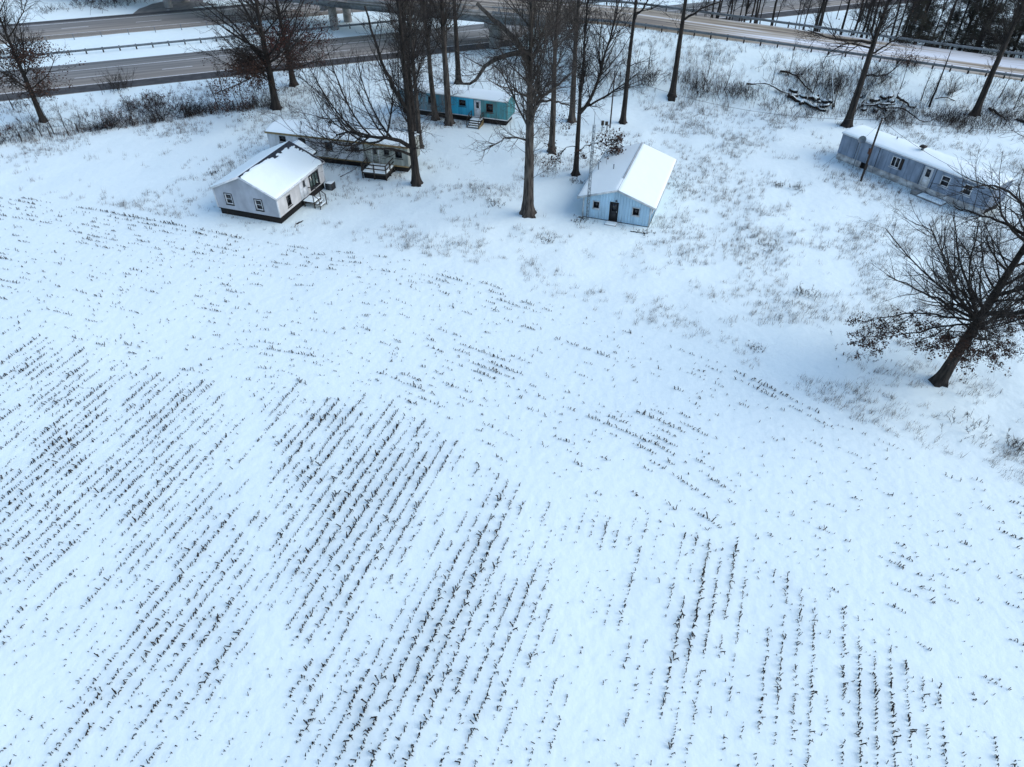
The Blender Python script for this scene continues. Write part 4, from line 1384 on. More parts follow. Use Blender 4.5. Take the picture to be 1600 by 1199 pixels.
tree('maple_tree', 'tall slim trunk behind the cabin beside the short service pole', 973, 193, 0.36, 24.0, 10.5, 30, 5.2, 114, ang=0.75, up=0.12, group=G_OAK, sprouts=6,
     limbs=[dict(pts=[(986, 34, 0), (993, 22, -0.3), (1004, 18, -0.5), (1014, -5, -0.6)], r=(0.15, 0.08)),
            dict(pts=[(976, 106, 0), (990, 100, -0.3), (1010, 96, -0.5), (1026, 92, -0.6)], r=(0.06, 0.02))])
tree('maple_tree', 'tall clean trunk alone at the foot of the snowy ramp bank', 1050, 152, 0.43, 24.0, 12.5, 24, 6.5, 115, ang=0.9, up=0.10, group=G_OAK,
     limbs=[dict(pts=[(1063, 32, 0), (1073, 26, -0.3), (1088, 20, -0.5), (1100, 12, -0.5), (1128, 2, -0.4)], r=(0.16, 0.07))])
# right side
tree('oak_tree', 'thick leaning oak behind the left end of the slate trailer', 1323, 197, 0.50, 22.0, 8.2, 36, 7.0, 116, ang=0.95, up=0.06, lean=(0.02, 0), group=G_OAK, sprouts=4, leaves=500, leafz=(9, 16),
     limbs=[dict(pts=[(1356, 68, 0), (1335, 64, -0.5), (1300, 62, -1.2), (1262, 48, -1.8)], r=(0.17, 0.05)),
            dict(pts=[(1354, 76, 0), (1325, 66, -0.8), (1305, 75, -1.4), (1285, 92, -1.8), (1285, 110, -1.9)], r=(0.12, 0.03)),
            dict(pts=[(1358, 86, 0), (1378, 76, 0.4), (1405, 58, 0.8)], r=(0.14, 0.06)),
            dict(pts=[(1350, 118, 0), (1362, 115, -0.4), (1376, 120, -0.6), (1395, 112, -0.8), (1420, 85, -1.0)], r=(0.12, 0.03))])
tree('oak_tree', 'bare thick trunk on the brushy bank at the far right', 1522, 180, 0.46, 21.0, 8.5, 30, 6.0, 117, ang=0.95, up=0.06, lean=(0.01, 0), group=G_OAK, sprouts=5)
tree('oak_tree', 'nearest oak, leaning at the right edge with spreading branches and brown leaves', 1467, 597, 0.44, 19.0, 6.2, 42, 7.2, 118, ang=1.05, up=0.06, lean=(0.085, 0.0), group=G_OAK, whorl=(20, 4.6, 6.6, 7.6, 1.30, 0.07), leaves=7500, leafz=(2.2, 6.0), leaf_size=0.15, leaf_spread=0.12, K4=3, twr=0.58, dens=1.1, pshape=0.45,
     limbs=[dict(pts=[(1507, 502, 0), (1490, 480, -0.4), (1462, 465, -0.8), (1425, 450, -1.2), (1385, 430, -1.5)], r=(0.115, 0.026)),
            dict(pts=[(1508, 500, 0), (1480, 494, 0.6), (1440, 488, 1.0), (1390, 492, 1.4), (1350, 505, 1.5)], r=(0.094, 0.022)),
            dict(pts=[(1506, 505, 0), (1475, 508, 1.2), (1430, 520, 1.8), (1370, 530, 2.2)], r=(0.086, 0.022)),
            dict(pts=[(1506, 500, 0), (1498, 470, -1.0), (1488, 430, -1.6), (1470, 390, -2.0), (1452, 350, -2.0)], r=(0.115, 0.026)),
            dict(pts=[(1508, 498, 0), (1512, 450, -0.8), (1518, 400, -1.2), (1530, 345, -1.4)], r=(0.108, 0.026)),
            dict(pts=[(1520, 490, 0), (1550, 492, 0.5), (1590, 495, 0.9), (1640, 505, 1.2)], r=(0.094, 0.022)),
            dict(pts=[(1522, 480, 0), (1560, 470, -0.5), (1620, 470, -0.8)], r=(0.086, 0.022)),
            dict(pts=[(1600, 375, 0), (1575, 350, 0.6), (1530, 335, 1.2), (1490, 322, 1.6)], r=(0.115, 0.030)),
            dict(pts=[(1610, 350, 0), (1590, 310, -0.5), (1555, 285, -0.8), (1500, 300, -1.0)], r=(0.108, 0.030))])

# saplings and small dark trees on the bank
def sapling(px, py, H, r, seed, label, lean=(0.0, 0), leaves=0, name='sapling', dens=0.8, first=0.35, plen=1.6, group='saplings on the bank'):
    g = np.random.default_rng(seed)
    b = gp(px, py)
    o = thing(name, label, 'sapling', tuple(b), 0, group)
    n = 8
    zz = np.linspace(0, 1, n)
    w = np.cumsum(g.normal(size=(n, 2)) * 0.06 * H / 5, axis=0)
    tp = np.stack([lean[0] * H * zz + (w[:, 0] - w[0, 0]) * 0.5, lean[1] * H * zz + (w[:, 1] - w[0, 1]) * 0.5, H * zz - 0.1], -1)
    rr = r * (1 - 0.8 * zz)
    V, q = tubes(tp[None], rr[None], 6)
    link('trunk', mesh_np('trunk', V, [q], smooth=True), 'bark', o)
    P1, R1 = grow(tp[None], rr[None], int(H * 2.4 * dens), first, 1.0, plen, 0.7, 0.25, 5, 0.12, 0.1, 0.014, g, rmin=0.016)
    P2, R2 = grow(P1, R1, int(len(P1) * 4 * dens), 0.1, 1, 0.7, 0.7, 0.25, 3, 0.08, 0.1, 0.014, g, rmin=0.011)
    V, f = join([tubes(P1, R1, 4), tubes(P2, R2, 3)])
    tag(link('crown', mesh_np('crown', V, f), 'twig', o), kind='stuff')
    if leaves:
        V, t = leaf_mesh(P2, leaves, 0.17, g, 0.2)
        tag(link('leaves', mesh_np('leaves', V, [t]), 'leaf_brown', o), kind='stuff')
    return o

sapling(1452, 167, 7.5, 0.16, 201, 'dark young tree on the bank between the two thick leaning oaks', lean=(0.02, 0))
sapling(1439, 158, 5.5, 0.07, 202, 'thin dark sapling just left of the dark young tree on the bank')
sapling(1449, 163, 4.0, 0.05, 203, 'curved thin sapling at the foot of the dark young tree', lean=(0.1, 0))
sapling(1402, 150, 6.0, 0.06, 204, 'thin sapling with a few brown leaves below the ramp guardrail', leaves=160)
sapling(1561, 153, 3.5, 0.08, 205, 'short dark sapling right of the bare thick trunk at far right', lean=(0.08, 0))
sapling(1583, 172, 3.6, 0.06, 206, 'scrubby sapling at the far right end of the bank')
sapling(1270, 146, 4.5, 0.07, 207, 'small forked sapling rising from the brush pile', lean=(0.08, 0))
sapling(1303, 168, 5.0, 0.07, 208, 'snow dusted sapling between brush pile and thick leaning oak', lean=(-0.04, 0))
sapling(1205, 136, 4.0, 0.04, 209, 'pale thin sapling at the left end of the brush pile')
sapling(1232, 118, 4.5, 0.045, 210, 'pale twiggy sapling high on the bank above the brush pile')
sapling(1106, 118, 3.6, 0.06, 211, 'crooked dark sapling on the bank right of the tall clean trunk', lean=(0.04, 0))
sapling(1133, 138, 3.4, 0.06, 212, 'leaning forked sapling left of the brush pile', lean=(0.12, 0))
sapling(1013, 108, 3.6, 0.06, 213, 'bushy small tree between the slim trunk and the tall clean trunk', dens=1.8, first=0.15)
sapling(85, 210, 4.2, 0.07, 214, 'crooked sapling on the fence line right of the lone oak', lean=(-0.08, 0), group='saplings on the fence line')
sapling(107, 212, 4.4, 0.06, 215, 'wavy sapling on the fence line, second from the lone oak', lean=(0.03, 0), group='saplings on the fence line')
sapling(66, 214, 4.2, 0.06, 216, 'bent sapling in front of the lone oak on the fence line', lean=(-0.14, 0), group='saplings on the fence line')
sapling(208, 190, 3.4, 0.05, 217, 'short sapling on the fence line beside the dark brush', group='saplings on the fence line')
sapling(342, 171, 4.2, 0.07, 218, 'leaning sapling on the fence line left of the broad oak', lean=(-0.12, 0), group='saplings on the fence line')
sapling(375, 172, 4.0, 0.06, 219, 'sapling on the fence line nearest the broad oak', lean=(-0.16, 0), group='saplings on the fence line')
sapling(348, 146, 4.6, 0.06, 220, 'thin upright sapling between the fence line and the highway', lean=(-0.02, 0), group='saplings on the fence line')
sapling(22, 172, 4.5, 0.06, 221, 'thin sapling at the far left edge near the highway', lean=(-0.05, 0), group='saplings on the fence line')

# background wood between ramp and highway: a few kinds, copied
def wood_mesh(seed, H, r):
    g = np.random.default_rng(seed)
    n = 8
    zz = np.linspace(0, 1, n)
    w = np.cumsum(g.normal(size=(n, 2)) * 0.12, axis=0)
    tp = np.stack([(w[:, 0] - w[0, 0]), (w[:, 1] - w[0, 1]), H * zz - 0.4], -1)
    rr = r * (1 - 0.85 * zz)
    Vt, qt = tubes(tp[None], rr[None], 7)
    P1, R1 = grow(tp[None], rr[None], 26, 0.3, 1.0, 2.6, 0.7, 0.2, 5, 0.12, 0.1, 0.016, g, rmin=0.025)
    P2, R2 = grow(P1, R1, 130, 0.1, 1, 1.3, 0.7, 0.25, 3, 0.08, 0.1, 0.014, g, rmin=0.015)
    P3, R3 = grow(P2, R2, 300, 0.1, 1, 0.8, 0.7, 0.25, 2, 0.08, 0.1, 0.014, g, rmin=0.012)
    V, f = join([tubes(P1, R1, 4), tubes(P2, R2, 3), tubes(P3, R3, 3)])
    a = mesh_np('trunk', Vt, [qt], smooth=True)
    b_ = mesh_np('crown', V, f)
    a.materials.append(MATS['bark'])
    b_.materials.append(MATS['twig'])
    return a, b_
WM = [wood_mesh(300 + i, h, r) for i, (h, r) in enumerate([(13, 0.13), (15, 0.16), (12, 0.10), (16, 0.2), (11, 0.08), (14, 0.24)])]
g = np.random.default_rng(77)
cnt = 0
tries = 0
while cnt < 130 and tries < 6000:
    tries += 1
    x = g.uniform(26, 112)
    y = g.uniform(100, 160)
    n_ = x * HN[0] + y * HN[1]
    d = (y - road_y(x)) * COSR - ROAD_W
    if d < 3.2 or n_ > 114.5:
        continue
    # thickest along the ramp
    if g.random() > 0.25 + 0.75 * math.exp(-((d - 6) / 9) ** 2):
        continue
    a, b_ = WM[g.integers(0, 6)]
    o = thing('bare_tree', 'thin bare tree in the wood beyond the ramp road', 'tree', tuple(on_ground(x, y)), g.uniform(0, 6.28), 'thin bare trees of the wood beyond the ramp')
    s = g.uniform(0.75, 1.15)
    o.scale = (s, s, s)
    link('trunk', a, None, o)
    tag(link('crown', b_, None, o), kind='stuff')
    cnt += 1

# dark pines at the upper right
def pine_meshes(seed):
    g = np.random.default_rng(seed)
    H = 15.0
    zz = np.linspace(0, 1, 8)
    tp = np.stack([zz * 0.2, zz * 0.1, H * zz - 0.4], -1)
    rr = 0.24 * (1 - 0.9 * zz)
    Vt, qt = tubes(tp[None], rr[None], 8)
    P1, R1 = grow(tp[None], rr[None], 110, 0.08, 0.98, 4.8, 1.35, 0.15, 6, -0.03, 0.07, 0.014, g, rmin=0.025, taper=0.8)
    P2, R2 = grow(P1, R1, 760, 0.15, 1, 1.1, 0.7, 0.25, 3, -0.02, 0.1, 0.014, g, rmin=0.014)
    # needle tufts: thin crossed blades along the shoots
    N = len(P2)
    rep = 13
    c = P2[:, 1:, :].reshape(-1, 3)
    c = np.repeat(c, rep, axis=0) + g.normal(size=(len(c) * rep, 3)) * 0.13
    u = unit(g.normal(size=c.shape) + np.array((0, 0, -0.2)))
    w = unit(np.cross(u, g.normal(size=c.shape)))
    L = g.uniform(0.18, 0.42, (len(c), 1))
    V = np.stack([c - w * 0.026, c + w * 0.026, c + u * L], 1).reshape(-1, 3)
    t = np.arange(len(c) * 3).reshape(-1, 3)
    Vb, fb = join([tubes(P1, R1, 4), tubes(P2, R2, 3)])
    ms = [mesh_np('trunk', Vt, [qt], smooth=True), mesh_np('branches', Vb, fb), mesh_np('needles', V, [t])]
    for m_, k in zip(ms, ('bark', 'twig', 'needle')):
        m_.materials.append(MATS[k])
    return ms
PM = [pine_meshes(400), pine_meshes(401), pine_meshes(402)]
pines = [(62.5, 117.5), (66.5, 115.0), (70.5, 121.0), (74.5, 113.5), (78.5, 118.0), (83.0, 112.5), (87.0, 118.0), (59.0, 124.0), (90.5, 110.0), (94.5, 116.0), (66.0, 124.5), (58.5, 117.8), (72.0, 116.5), (81.5, 120.5), (76.0, 124.0), (98.0, 110.5), (86.0, 110.8)]
for i, (x, y) in enumerate(pines[::2]):
    ms = PM[i % 3]
    o = thing('pine_tree', 'dark dense pine in the wood at the upper right', 'tree', tuple(on_ground(x, y)), i * 1.3, 'dark pines beyond the ramp')
    o.scale = (0.9 + 0.05 * (i % 4),) * 3
    link('trunk', ms[0], None, o)
    tag(link('branches', ms[1], None, o), kind='stuff')
    tag(link('needles', ms[2], None, o), kind='stuff')
# ------------------------------------------------------------------ shrubs, brush, logs
def shrub(px, py, H, spread, nstem, seed, label, leaves=0, leaf_mat='leaf_brown', pale=False, lean=(0, 0), group='shrubs in the snow', name='shrub', wide=0.4, base=None):
    g = np.random.default_rng(seed)
    nstem = int(nstem * (2.2 if name == 'shrub' else 1.4))
    H = H * (1.3 if name == 'shrub' else 1.0)
    wide = wide * 1.25
    b = gp(px, py) if base is None else on_ground(*base)
    o = thing(name, label, 'shrub', tuple(b), 0, group)
    c = g.normal(size=(nstem, 2)) * wide
    d = unit(np.stack([g.normal(size=nstem) * spread + lean[0], g.normal(size=nstem) * spread + lean[1], np.ones(nstem)], -1))
    K = 5
    P = np.empty((nstem, K, 3))
    P[:, 0, :2] = c
    P[:, 0, 2] = -0.12
    L = H * g.uniform(0.5, 1.15, nstem)
    for k in range(1, K):
        d = unit(d + g.normal(size=(nstem, 3)) * 0.12)
        P[:, k] = P[:, k - 1] + d * (L / (K - 1))[:, None]
    Rr = (0.010 + 0.006 * H) * np.linspace(1, 0.4, K)[None] * g.uniform(0.6, 1.2, (nstem, 1))
    P2, R2 = grow(P, Rr, nstem * 5, 0.2, 1, H * 0.42, 0.6, 0.25, 3, 0.08, 0.1, 0.014, g, rmin=0.012)
    P3, R3 = grow(P2, R2, nstem * 10, 0.1, 1, H * 0.2, 0.6, 0.25, 2, 0.05, 0.1, 0.014, g, rmin=0.0095)
    V, f = join([tubes(P, Rr, 4)])
    tag(link('stems', mesh_np('stems', V, f), 'bark', o), kind='stuff')
    V, f = join([tubes(P2, R2, 3), tubes(P3, R3, 3)])
    tag(link('twigs', mesh_np('twigs', V, f), 'twig_pale' if pale else 'twig', o), kind='stuff')
    if leaves:
        V, t = leaf_mesh(P3, leaves, 0.13, g, 0.12)
        tag(link('leaves', mesh_np('leaves', V, [t]), leaf_mat, o), kind='stuff')
    return o

GF = 'brush along the left fence line'
shrub(240, 172, 1.9, 0.55, 26, 501, 'dense dark brush mound on the fence line below the highway', leaves=900, group=GF, wide=1.0)
shrub(262, 176, 1.7, 0.6, 20, 502, 'dark brush mound right of the densest mound on the fence line', leaves=500, group=GF, wide=1.0, lean=(0.2, 0))
shrub(300, 176, 1.8, 0.6, 22, 503, 'low dark brush on the fence line near three saplings', leaves=450, group=GF, wide=0.9)
shrub(206, 132, 2.2, 0.35, 20, 504, 'round twiggy bush beside the highway shoulder', group=GF, wide=0.7, base=(-56.5, 104.2))
shrub(175, 196, 1.8, 0.5, 16, 505, 'brown leafed bush on the fence line between sapling and dark brush', leaves=260, leaf_mat='leaf_red', group=GF, wide=0.6)
shrub(207, 170, 1.2, 0.6, 14, 506, 'reddish low bush behind the fence line, left of the dark mound', leaves=240, leaf_mat='leaf_red', group=GF, wide=0.6)
shrub(4, 210, 1.0, 0.7, 14, 507, 'reddish bush cut by the left edge of the picture', leaves=260, leaf_mat='leaf_red', group=GF, wide=0.5)
shrub(50, 200, 1.2, 0.6, 18, 508, 'pale twiggy brush at the foot of the lone oak', pale=True, group=GF, wide=1.0)
shrub(130, 190, 1.1, 0.6, 16, 509, 'pale low brush between two wavy saplings', pale=True, group=GF, wide=1.2)
shrub(40, 168, 1.4, 0.5, 16, 510, 'dark low brush by the shoulder behind the lone oak', group=GF, wide=1.4, leaves=160)
shrub(410, 150, 1.5, 0.5, 20, 511, 'brush behind the broad oak trunk', pale=True, group=GF, wide=1.5, leaves=150, leaf_mat='leaf_red')
shrub(540, 108, 2.0, 0.4, 22, 512, 'tall pale brush below the bridge, left of the grove', pale=True, group='brush under the grove', wide=2.0)
shrub(590, 115, 2.0, 0.4, 24, 513, 'pale brush below the bridge behind the deck tree', pale=True, group='brush under the grove', wide=2.2)
shrub(760, 110, 2.0, 0.4, 26, 514, 'pale brush behind the blue trailer roof', pale=True, group='brush under the grove', wide=2.4)
shrub(812, 120, 2.0, 0.4, 26, 515, 'pale brush behind the right end of the blue trailer', pale=True, group='brush under the grove', wide=2.2)
shrub(930, 110, 2.4, 0.4, 28, 516, 'tall pale brush at the foot of the bridge bank', pale=True, group='brush under the grove', wide=2.2)
shrub(960, 130, 1.8, 0.5, 22, 517, 'pale brush behind the short service pole', pale=True, group='brush under the grove', wide=1.5)
shrub(1010, 130, 2.4, 0.5, 24, 518, 'dark twiggy bush left of the tall clean trunk', group='brush on the ramp bank', wide=0.6)
GB = 'brush on the ramp bank'
shrub(1108, 142, 1.5, 0.35, 40, 519, 'wide pale thicket right of the tall clean trunk', pale=True, group=GB, wide=1.5)
shrub(1082, 128, 1.1, 0.45, 24, 520, 'pale thicket higher on the bank right of the tall clean trunk', pale=True, group=GB, wide=1.1)
shrub(1167, 150, 1.4, 0.5, 30, 521, 'dark thicket under the arching fallen limb', group=GB, wide=0.9, leaves=180)
shrub(1215, 165, 1.3, 0.5, 24, 522, 'scrub in front of the long fallen log', group=GB, wide=1.1)
shrub(1258, 126, 1.8, 0.4, 18, 523, 'pale upright twigs on the bank over the brush pile', pale=True, group=GB, wide=0.8)
shrub(1300, 140, 2.2, 0.4, 20, 524, 'dark upright twigs left of the thick leaning oak', group=GB, wide=0.6)
shrub(1372, 132, 1.9, 0.55, 26, 525, 'tangled scrub right of the thick leaning oak', group=GB, wide=0.9)
shrub(1395, 190, 1.3, 0.5, 26, 526, 'brown scrub behind the slate trailer roof', group=GB, wide=1.0, leaves=120)
shrub(1420, 108, 1.6, 0.5, 20, 527, 'brown leafed scrub against the ramp guardrail', leaves=420, leaf_mat='leaf_brown', group=GB, wide=0.7)
shrub(1484, 148, 1.9, 0.4, 14, 528, 'pale fan of twigs right of the dark young tree', pale=True, group=GB, wide=0.3, lean=(0.3, 0))
shrub(1580, 160, 1.6, 0.6, 24, 529, 'dark scrub at the far right end of the bank', group=GB, wide=1.0)
shrub(1500, 200, 0.9, 0.6, 24, 530, 'low scrub on the slope below the bare thick trunk', group=GB, wide=1.8)
shrub(1560, 205, 0.9, 0.6, 24, 531, 'low scrub behind the slate trailer at the right edge', group=GB, wide=1.8)
# brush far side of the highway
shrub(165, 8, 2.0, 0.6, 30, 532, 'wide brown brush beyond the far carriageway at upper left', leaves=700, leaf_mat='leaf_brown', group='brush beyond the highway', wide=2.0)
shrub(205, 4, 2.0, 0.6, 30, 533, 'brown brush beyond the far carriageway, nearer the slip road', leaves=700, leaf_mat='leaf_brown', group='brush beyond the highway', wide=2.0)
shrub(80, 17, 1.0, 0.6, 24, 534, 'small brown bush beyond the far carriageway', leaves=120, group='brush beyond the highway', wide=1.0)
shrub(130, 10, 1.2, 0.6, 20, 535, 'thin brush beyond the far carriageway between the two brown ones', leaves=60, group='brush beyond the highway', wide=1.2)
GY = 'tufts of tall dead weeds'
for i, (px, py, h, lb) in enumerate([(1257, 460, 0.8, 'reddish weed clump alone in the snow left of the nearest oak'), (1515, 670, 0.7, 'thick weed patch below the nearest oak at the field edge'), (1590, 700, 0.8, 'weed clump at the right edge below the nearest oak'),
                                     (1340, 560, 0.6, 'dark weed patch left of the nearest oak trunk'), (1245, 295, 0.55, 'brown weed patch midway between cabin and utility pole'), (1215, 290, 0.5, 'small brown weed patch left of the patch near the utility pole'),
                                     (1050, 285, 0.8, 'weeds along the right wall of the cabin'), (1012, 365, 0.45, 'dark weeds at the front right corner of the cabin'), (905, 345, 0.5, 'weeds at the foot of the lattice mast'),
                                     (775, 320, 0.6, 'pale weeds left of the largest bare tree'), (335, 270, 0.5, 'weeds along the left wall of the grey house'), (1190, 385, 0.5, 'weed strip in front of the cabin towards the right'),
                                     (855, 378, 0.4, 'small dark twig clump below the largest bare tree'), (1182, 545, 0.35, 'small weed tuft at the field edge in the middle right'), (900, 285, 0.5, 'small dark weeds beside the dark forked oak')]):
    shrub(px, py, h, 0.35, 22, 560 + i, lb, pale=(i % 2 == 0), group=GY, name='weed_clump', wide=0.35 if i not in (1, 3, 6, 11) else 0.9)

def scrub_mass(name, label, xs, ys, hs, seed, material='twig'):
    g = np.random.default_rng(seed)
    n = len(xs)
    K = 4
    P = np.empty((n, K, 3))
    P[:, 0] = np.stack([xs, ys, ground(xs, ys) - 0.08], -1)
    dd = unit(np.stack([g.normal(size=n) * 0.45, g.normal(size=n) * 0.45, np.ones(n)], -1))
    for k in range(1, K):
        dd = unit(dd + g.normal(size=(n, 3)) * 0.2)
        P[:, k] = P[:, k - 1] + dd * (hs / (K - 1))[:, None]
    Rr = 0.018 * np.linspace(1.2, 0.5, K)[None] * g.uniform(0.6, 1.3, (n, 1))
    P2, R2 = grow(P, Rr, n * 3, 0.2, 1, float(hs.mean()) * 0.5, 0.7, 0.3, 2, 0.05, 0.1, 0.014, g, rmin=0.0095)
    V, f = join([tubes(P, Rr, 3), tubes(P2, R2, 3)])
    return tag(link(name, mesh_np(name, V, f), material), label, 'scrub', kind='stuff')
g = np.random.default_rng(66)
NS = 16000
xs = g.uniform(22, 84, NS)
dd_ = g.uniform(2.0, 15.5, NS)
ys = road_y(xs) - dd_
cl = fbm(xs / 2.6, ys / 2.6, 91) * 0.8 + fbm(xs / 9, ys / 9, 92) * 0.5 + 0.55 * np.exp(-((dd_ - 9.5) / 3.2) ** 2) + 0.25 * sstep(34, 60, xs)
kp = cl > g.uniform(0.25, 1.15, NS)
scrub_mass('bank_scrub', 'tangled dark scrub over the snowy bank below the ramp road', xs[kp][:4600], ys[kp][:4600], g.uniform(0.5, 2.1, kp.sum())[:4600], 67)
# fallen logs with snow on top
def log(pts, r, label, seed, group='fallen logs on the bank', snow=True, name='fallen_log', dz=0.0):
    g = np.random.default_rng(seed)
    P = []
    for px, py, h in pts:
        b = gp(px, py)
        P.append((b[0], b[1], b[2] + h))
    P = smooth_poly(P, 10)
    og = P[5].copy()
    P = P - og
    r = r * 0.8
    P[1:-1] += g.normal(size=(8, 3)) * r * 0.4
    rr = np.linspace(r, r * 0.45, 10) * (1 + 0.16 * g.normal(size=10))
    o = thing(name, label, 'log', tuple(og), 0, group)
    V, q = tubes(P[None], rr[None], 8)
    link('bark', mesh_np('bark', V, [q], smooth=True), 'bark', o)
    if group.startswith('fallen'):
        B1, S1 = grow(P[None], rr[None], 9, 0.1, 0.95, 1.5, 0.8, 0.3, 5, 0.06, 0.14, 0.02, g, rmin=0.02)
        B2, S2 = grow(B1, S1, 26, 0.2, 1.0, 0.7, 0.7, 0.3, 3, 0.06, 0.14, 0.014, g, rmin=0.011)
        Vb, fb = join([tubes(B1, S1, 4), tubes(B2, S2, 3)])
        tag(link('broken_branches', mesh_np('broken_branches', Vb, fb), 'bark', o), kind='stuff')
    if snow:
        Q = P + np.array((0, 0, 1.0)) * (rr * 0.55)[:, None]
        rs = rr * 0.78 * (1 + 0.15 * g.normal(size=10)) * np.concatenate([[0.2], np.ones(8), [0.2]])
        V, q = tubes(Q[None], rs[None], 8)
        link('snow', mesh_np('snow', V, [q], smooth=True), 'roof_snow', o)
    return o
log([(1230, 152, 0.2), (1262, 166, 0.25), (1290, 176, 0.2)], 0.34, 'thick dark fallen log slanting down in front of the brush pile', 601)
log([(1165, 137, 0.5), (1195, 138, 0.7), (1222, 148, 0.4), (1245, 152, 0.1)], 0.17, 'snow topped fallen limb running into the brush pile from the left', 602)
log([(1218, 115, 0.3), (1236, 117, 0.4), (1252, 132, 0.3), (1268, 146, 0.1)], 0.17, 'bent dark fallen limb high on the bank above the brush pile', 603, snow=False)
log([(1345, 168, 0.3), (1380, 167, 0.4), (1398, 166, 0.2)], 0.2, 'snow covered log right behind the thick leaning oak', 604)
log([(1400, 155, 0.3), (1428, 172, 0.2)], 0.24, 'dark short log beside the dark young tree', 605, snow=False)
log([(1375, 175, 0.4), (1412, 174, 0.6), (1424, 186, 0.4), (1445, 196, 0.1), (1460, 188, 0.2)], 0.12, 'curving dark branch on the ground behind the slate trailer', 606, snow=False)
log([(1545, 170, 0.1), (1562, 182, 0.1), (1573, 190, 0.1)], 0.2, 'dark log on the slope right of the bare thick trunk', 607, snow=False)
log([(1588, 188, 0.1), (1612, 200, 0.1)], 0.24, 'dark log at the right edge of the bank', 608, snow=False)
log([(1346, 165, 0.3), (1358, 150, 0.9), (1372, 132, 1.4), (1380, 120, 2.2)], 0.11, 'snow dusted leaning limb beside the thick leaning oak', 609)
log([(1300, 172, 0.1), (1299, 150, 1.0), (1294, 132, 1.6), (1296, 118, 2.0)], 0.13, 'snow dusted broken limb standing up in the brush pile', 610)
log([(1385, 168, 0.2), (1398, 156, 0.7), (1410, 142, 1.2)], 0.10, 'thin leaning limb over the snow covered log', 611)
log([(1460, 157, 0.2), (1475, 155, 0.3), (1492, 159, 0.1)], 0.10, 'small dark branch lying right of the dark young tree', 612, snow=False)
g = np.random.default_rng(91)
for i in range(30):
    px = g.uniform(1235, 1298) if i < 18 else g.uniform(1342, 1395)
    py = (148 + (px - 1235) * 0.32 + g.uniform(-8, 10)) if i < 18 else 160 + g.uniform(-9, 14)
    b = gp(px, py)
    r = g.uniform(0.13, 0.26)
    a = g.uniform(0, 3.14)
    L = g.uniform(0.3, 0.8)
    o = thing('log_piece', 'snow capped chunk of wood in the brush pile', 'log', (b[0], b[1], b[2] + r * 0.6), a, 'snow capped wood chunks in the brush pile')
    P = np.stack([np.linspace(-L, L, 4), np.zeros(4), np.linspace(0, g.uniform(-0.2, 0.2), 4)], -1)
    V, q = tubes(P[None], np.array([[r * 0.8, r, r, r * 0.75]]), 7)
    link('bark', mesh_np('bark', V, [q], smooth=True), 'bark', o)
    V, q = tubes((P * np.array((0.96, 1, 1)) + np.array((0, 0, r * 0.55)))[None], np.array([[r * 0.1, r * 0.85, r * 0.85, r * 0.1]]), 7)
    link('snow', mesh_np('snow', V, [q], smooth=True), 'roof_snow', o)

# ------------------------------------------------------------------ fence, poles, mast, wires
fp = [gp(px, py) for px, py in ((-60, 236), (0, 226), (90, 212), (200, 197), (300, 181), (400, 168))]
fe = thing('wire_fence', 'old wire fence with thin posts below the highway at left', 'fence', tuple(fp[2]))
og = np.array(fe.location)
FP = np.array(fp)
L = np.concatenate([[0], np.cumsum(np.linalg.norm(np.diff(FP, axis=0), axis=1))])
pm = MB().box((-0.045, -0.045, -0.3), (0.045, 0.045, 1.25)).mesh('post')
top = []
for k, s in enumerate(np.arange(0, L[-1], 3.2)):
    p = np.array([np.interp(s, L, FP[:, i]) for i in range(2)])
    z = float(ground(*p))
    q_ = link('post', pm, 'post_wood', fe, loc=(p[0] - og[0], p[1] - og[1], z - og[2]))
    q_.rotation_euler = (random.uniform(-0.08, 0.08), random.uniform(-0.08, 0.08), 0)
    top.append((p[0] - og[0], p[1] - og[1], z - og[2]))
top = np.array(top)
for h in (0.35, 0.75, 1.12):
    V, q = tubes((top + np.array((0, 0, h)))[None], np.full((1, len(top)), 0.013), 3)
    link('wire', mesh_np('wire', V, [q]), 'wire', fe)

def pole(base, H, r, name, label):
    o = thing(name, label, 'pole', tuple(base))
    zz = np.linspace(-0.4, H, 6)
    V, q = tubes(np.stack([np.zeros(6), np.zeros(6), zz], -1)[None], np.linspace(r, r * 0.72, 6)[None], 10)
    link('shaft', mesh_np('shaft', V, [q], smooth=True), 'post_wood', o)
    MB().box((-r * 0.75, -r * 0.75, H - 0.02), (r * 0.75, r * 0.75, H + 0.03)).build('cap', 'post_wood', o)
    return o
pb = gp(1345, 283)
po = pole(pb, 7.0, 0.13, 'utility_pole', 'dark wooden utility pole in front of the slate trailer')
MB().box((-0.22, -0.2, 3.1), (-0.12, 0.2, 3.7)).build('meter_box', 'rust', po)
m = MB()
for z in (6.55, 6.8):
    m.box((-0.2, -0.05, z), (0.2, 0.05, z + 0.1))
m.build('insulator', 'steel_light', po)
p2 = gp(953, 200)
po2 = pole(p2, 7.0, 0.10, 'service_pole', 'short thin service pole beside the tall slim trunk')
bxo = gp(944, 205)
jb = thing('meter_pedestal', 'dark meter boxes on posts beside the service pole', 'meter', tuple(bxo))
for k in range(2):
    MB().box((-0.45 + 0.5 * k, -0.1, 0.75), (-0.1 + 0.5 * k, 0.1, 1.3 - 0.1 * k)).build('meter_box', 'deck_wood', jb)
for x in (-0.3, 0.32):
    MB().box((x - 0.05, -0.05, -0.3), (x + 0.05, 0.05, 0.78)).build('post', 'post_wood', jb)
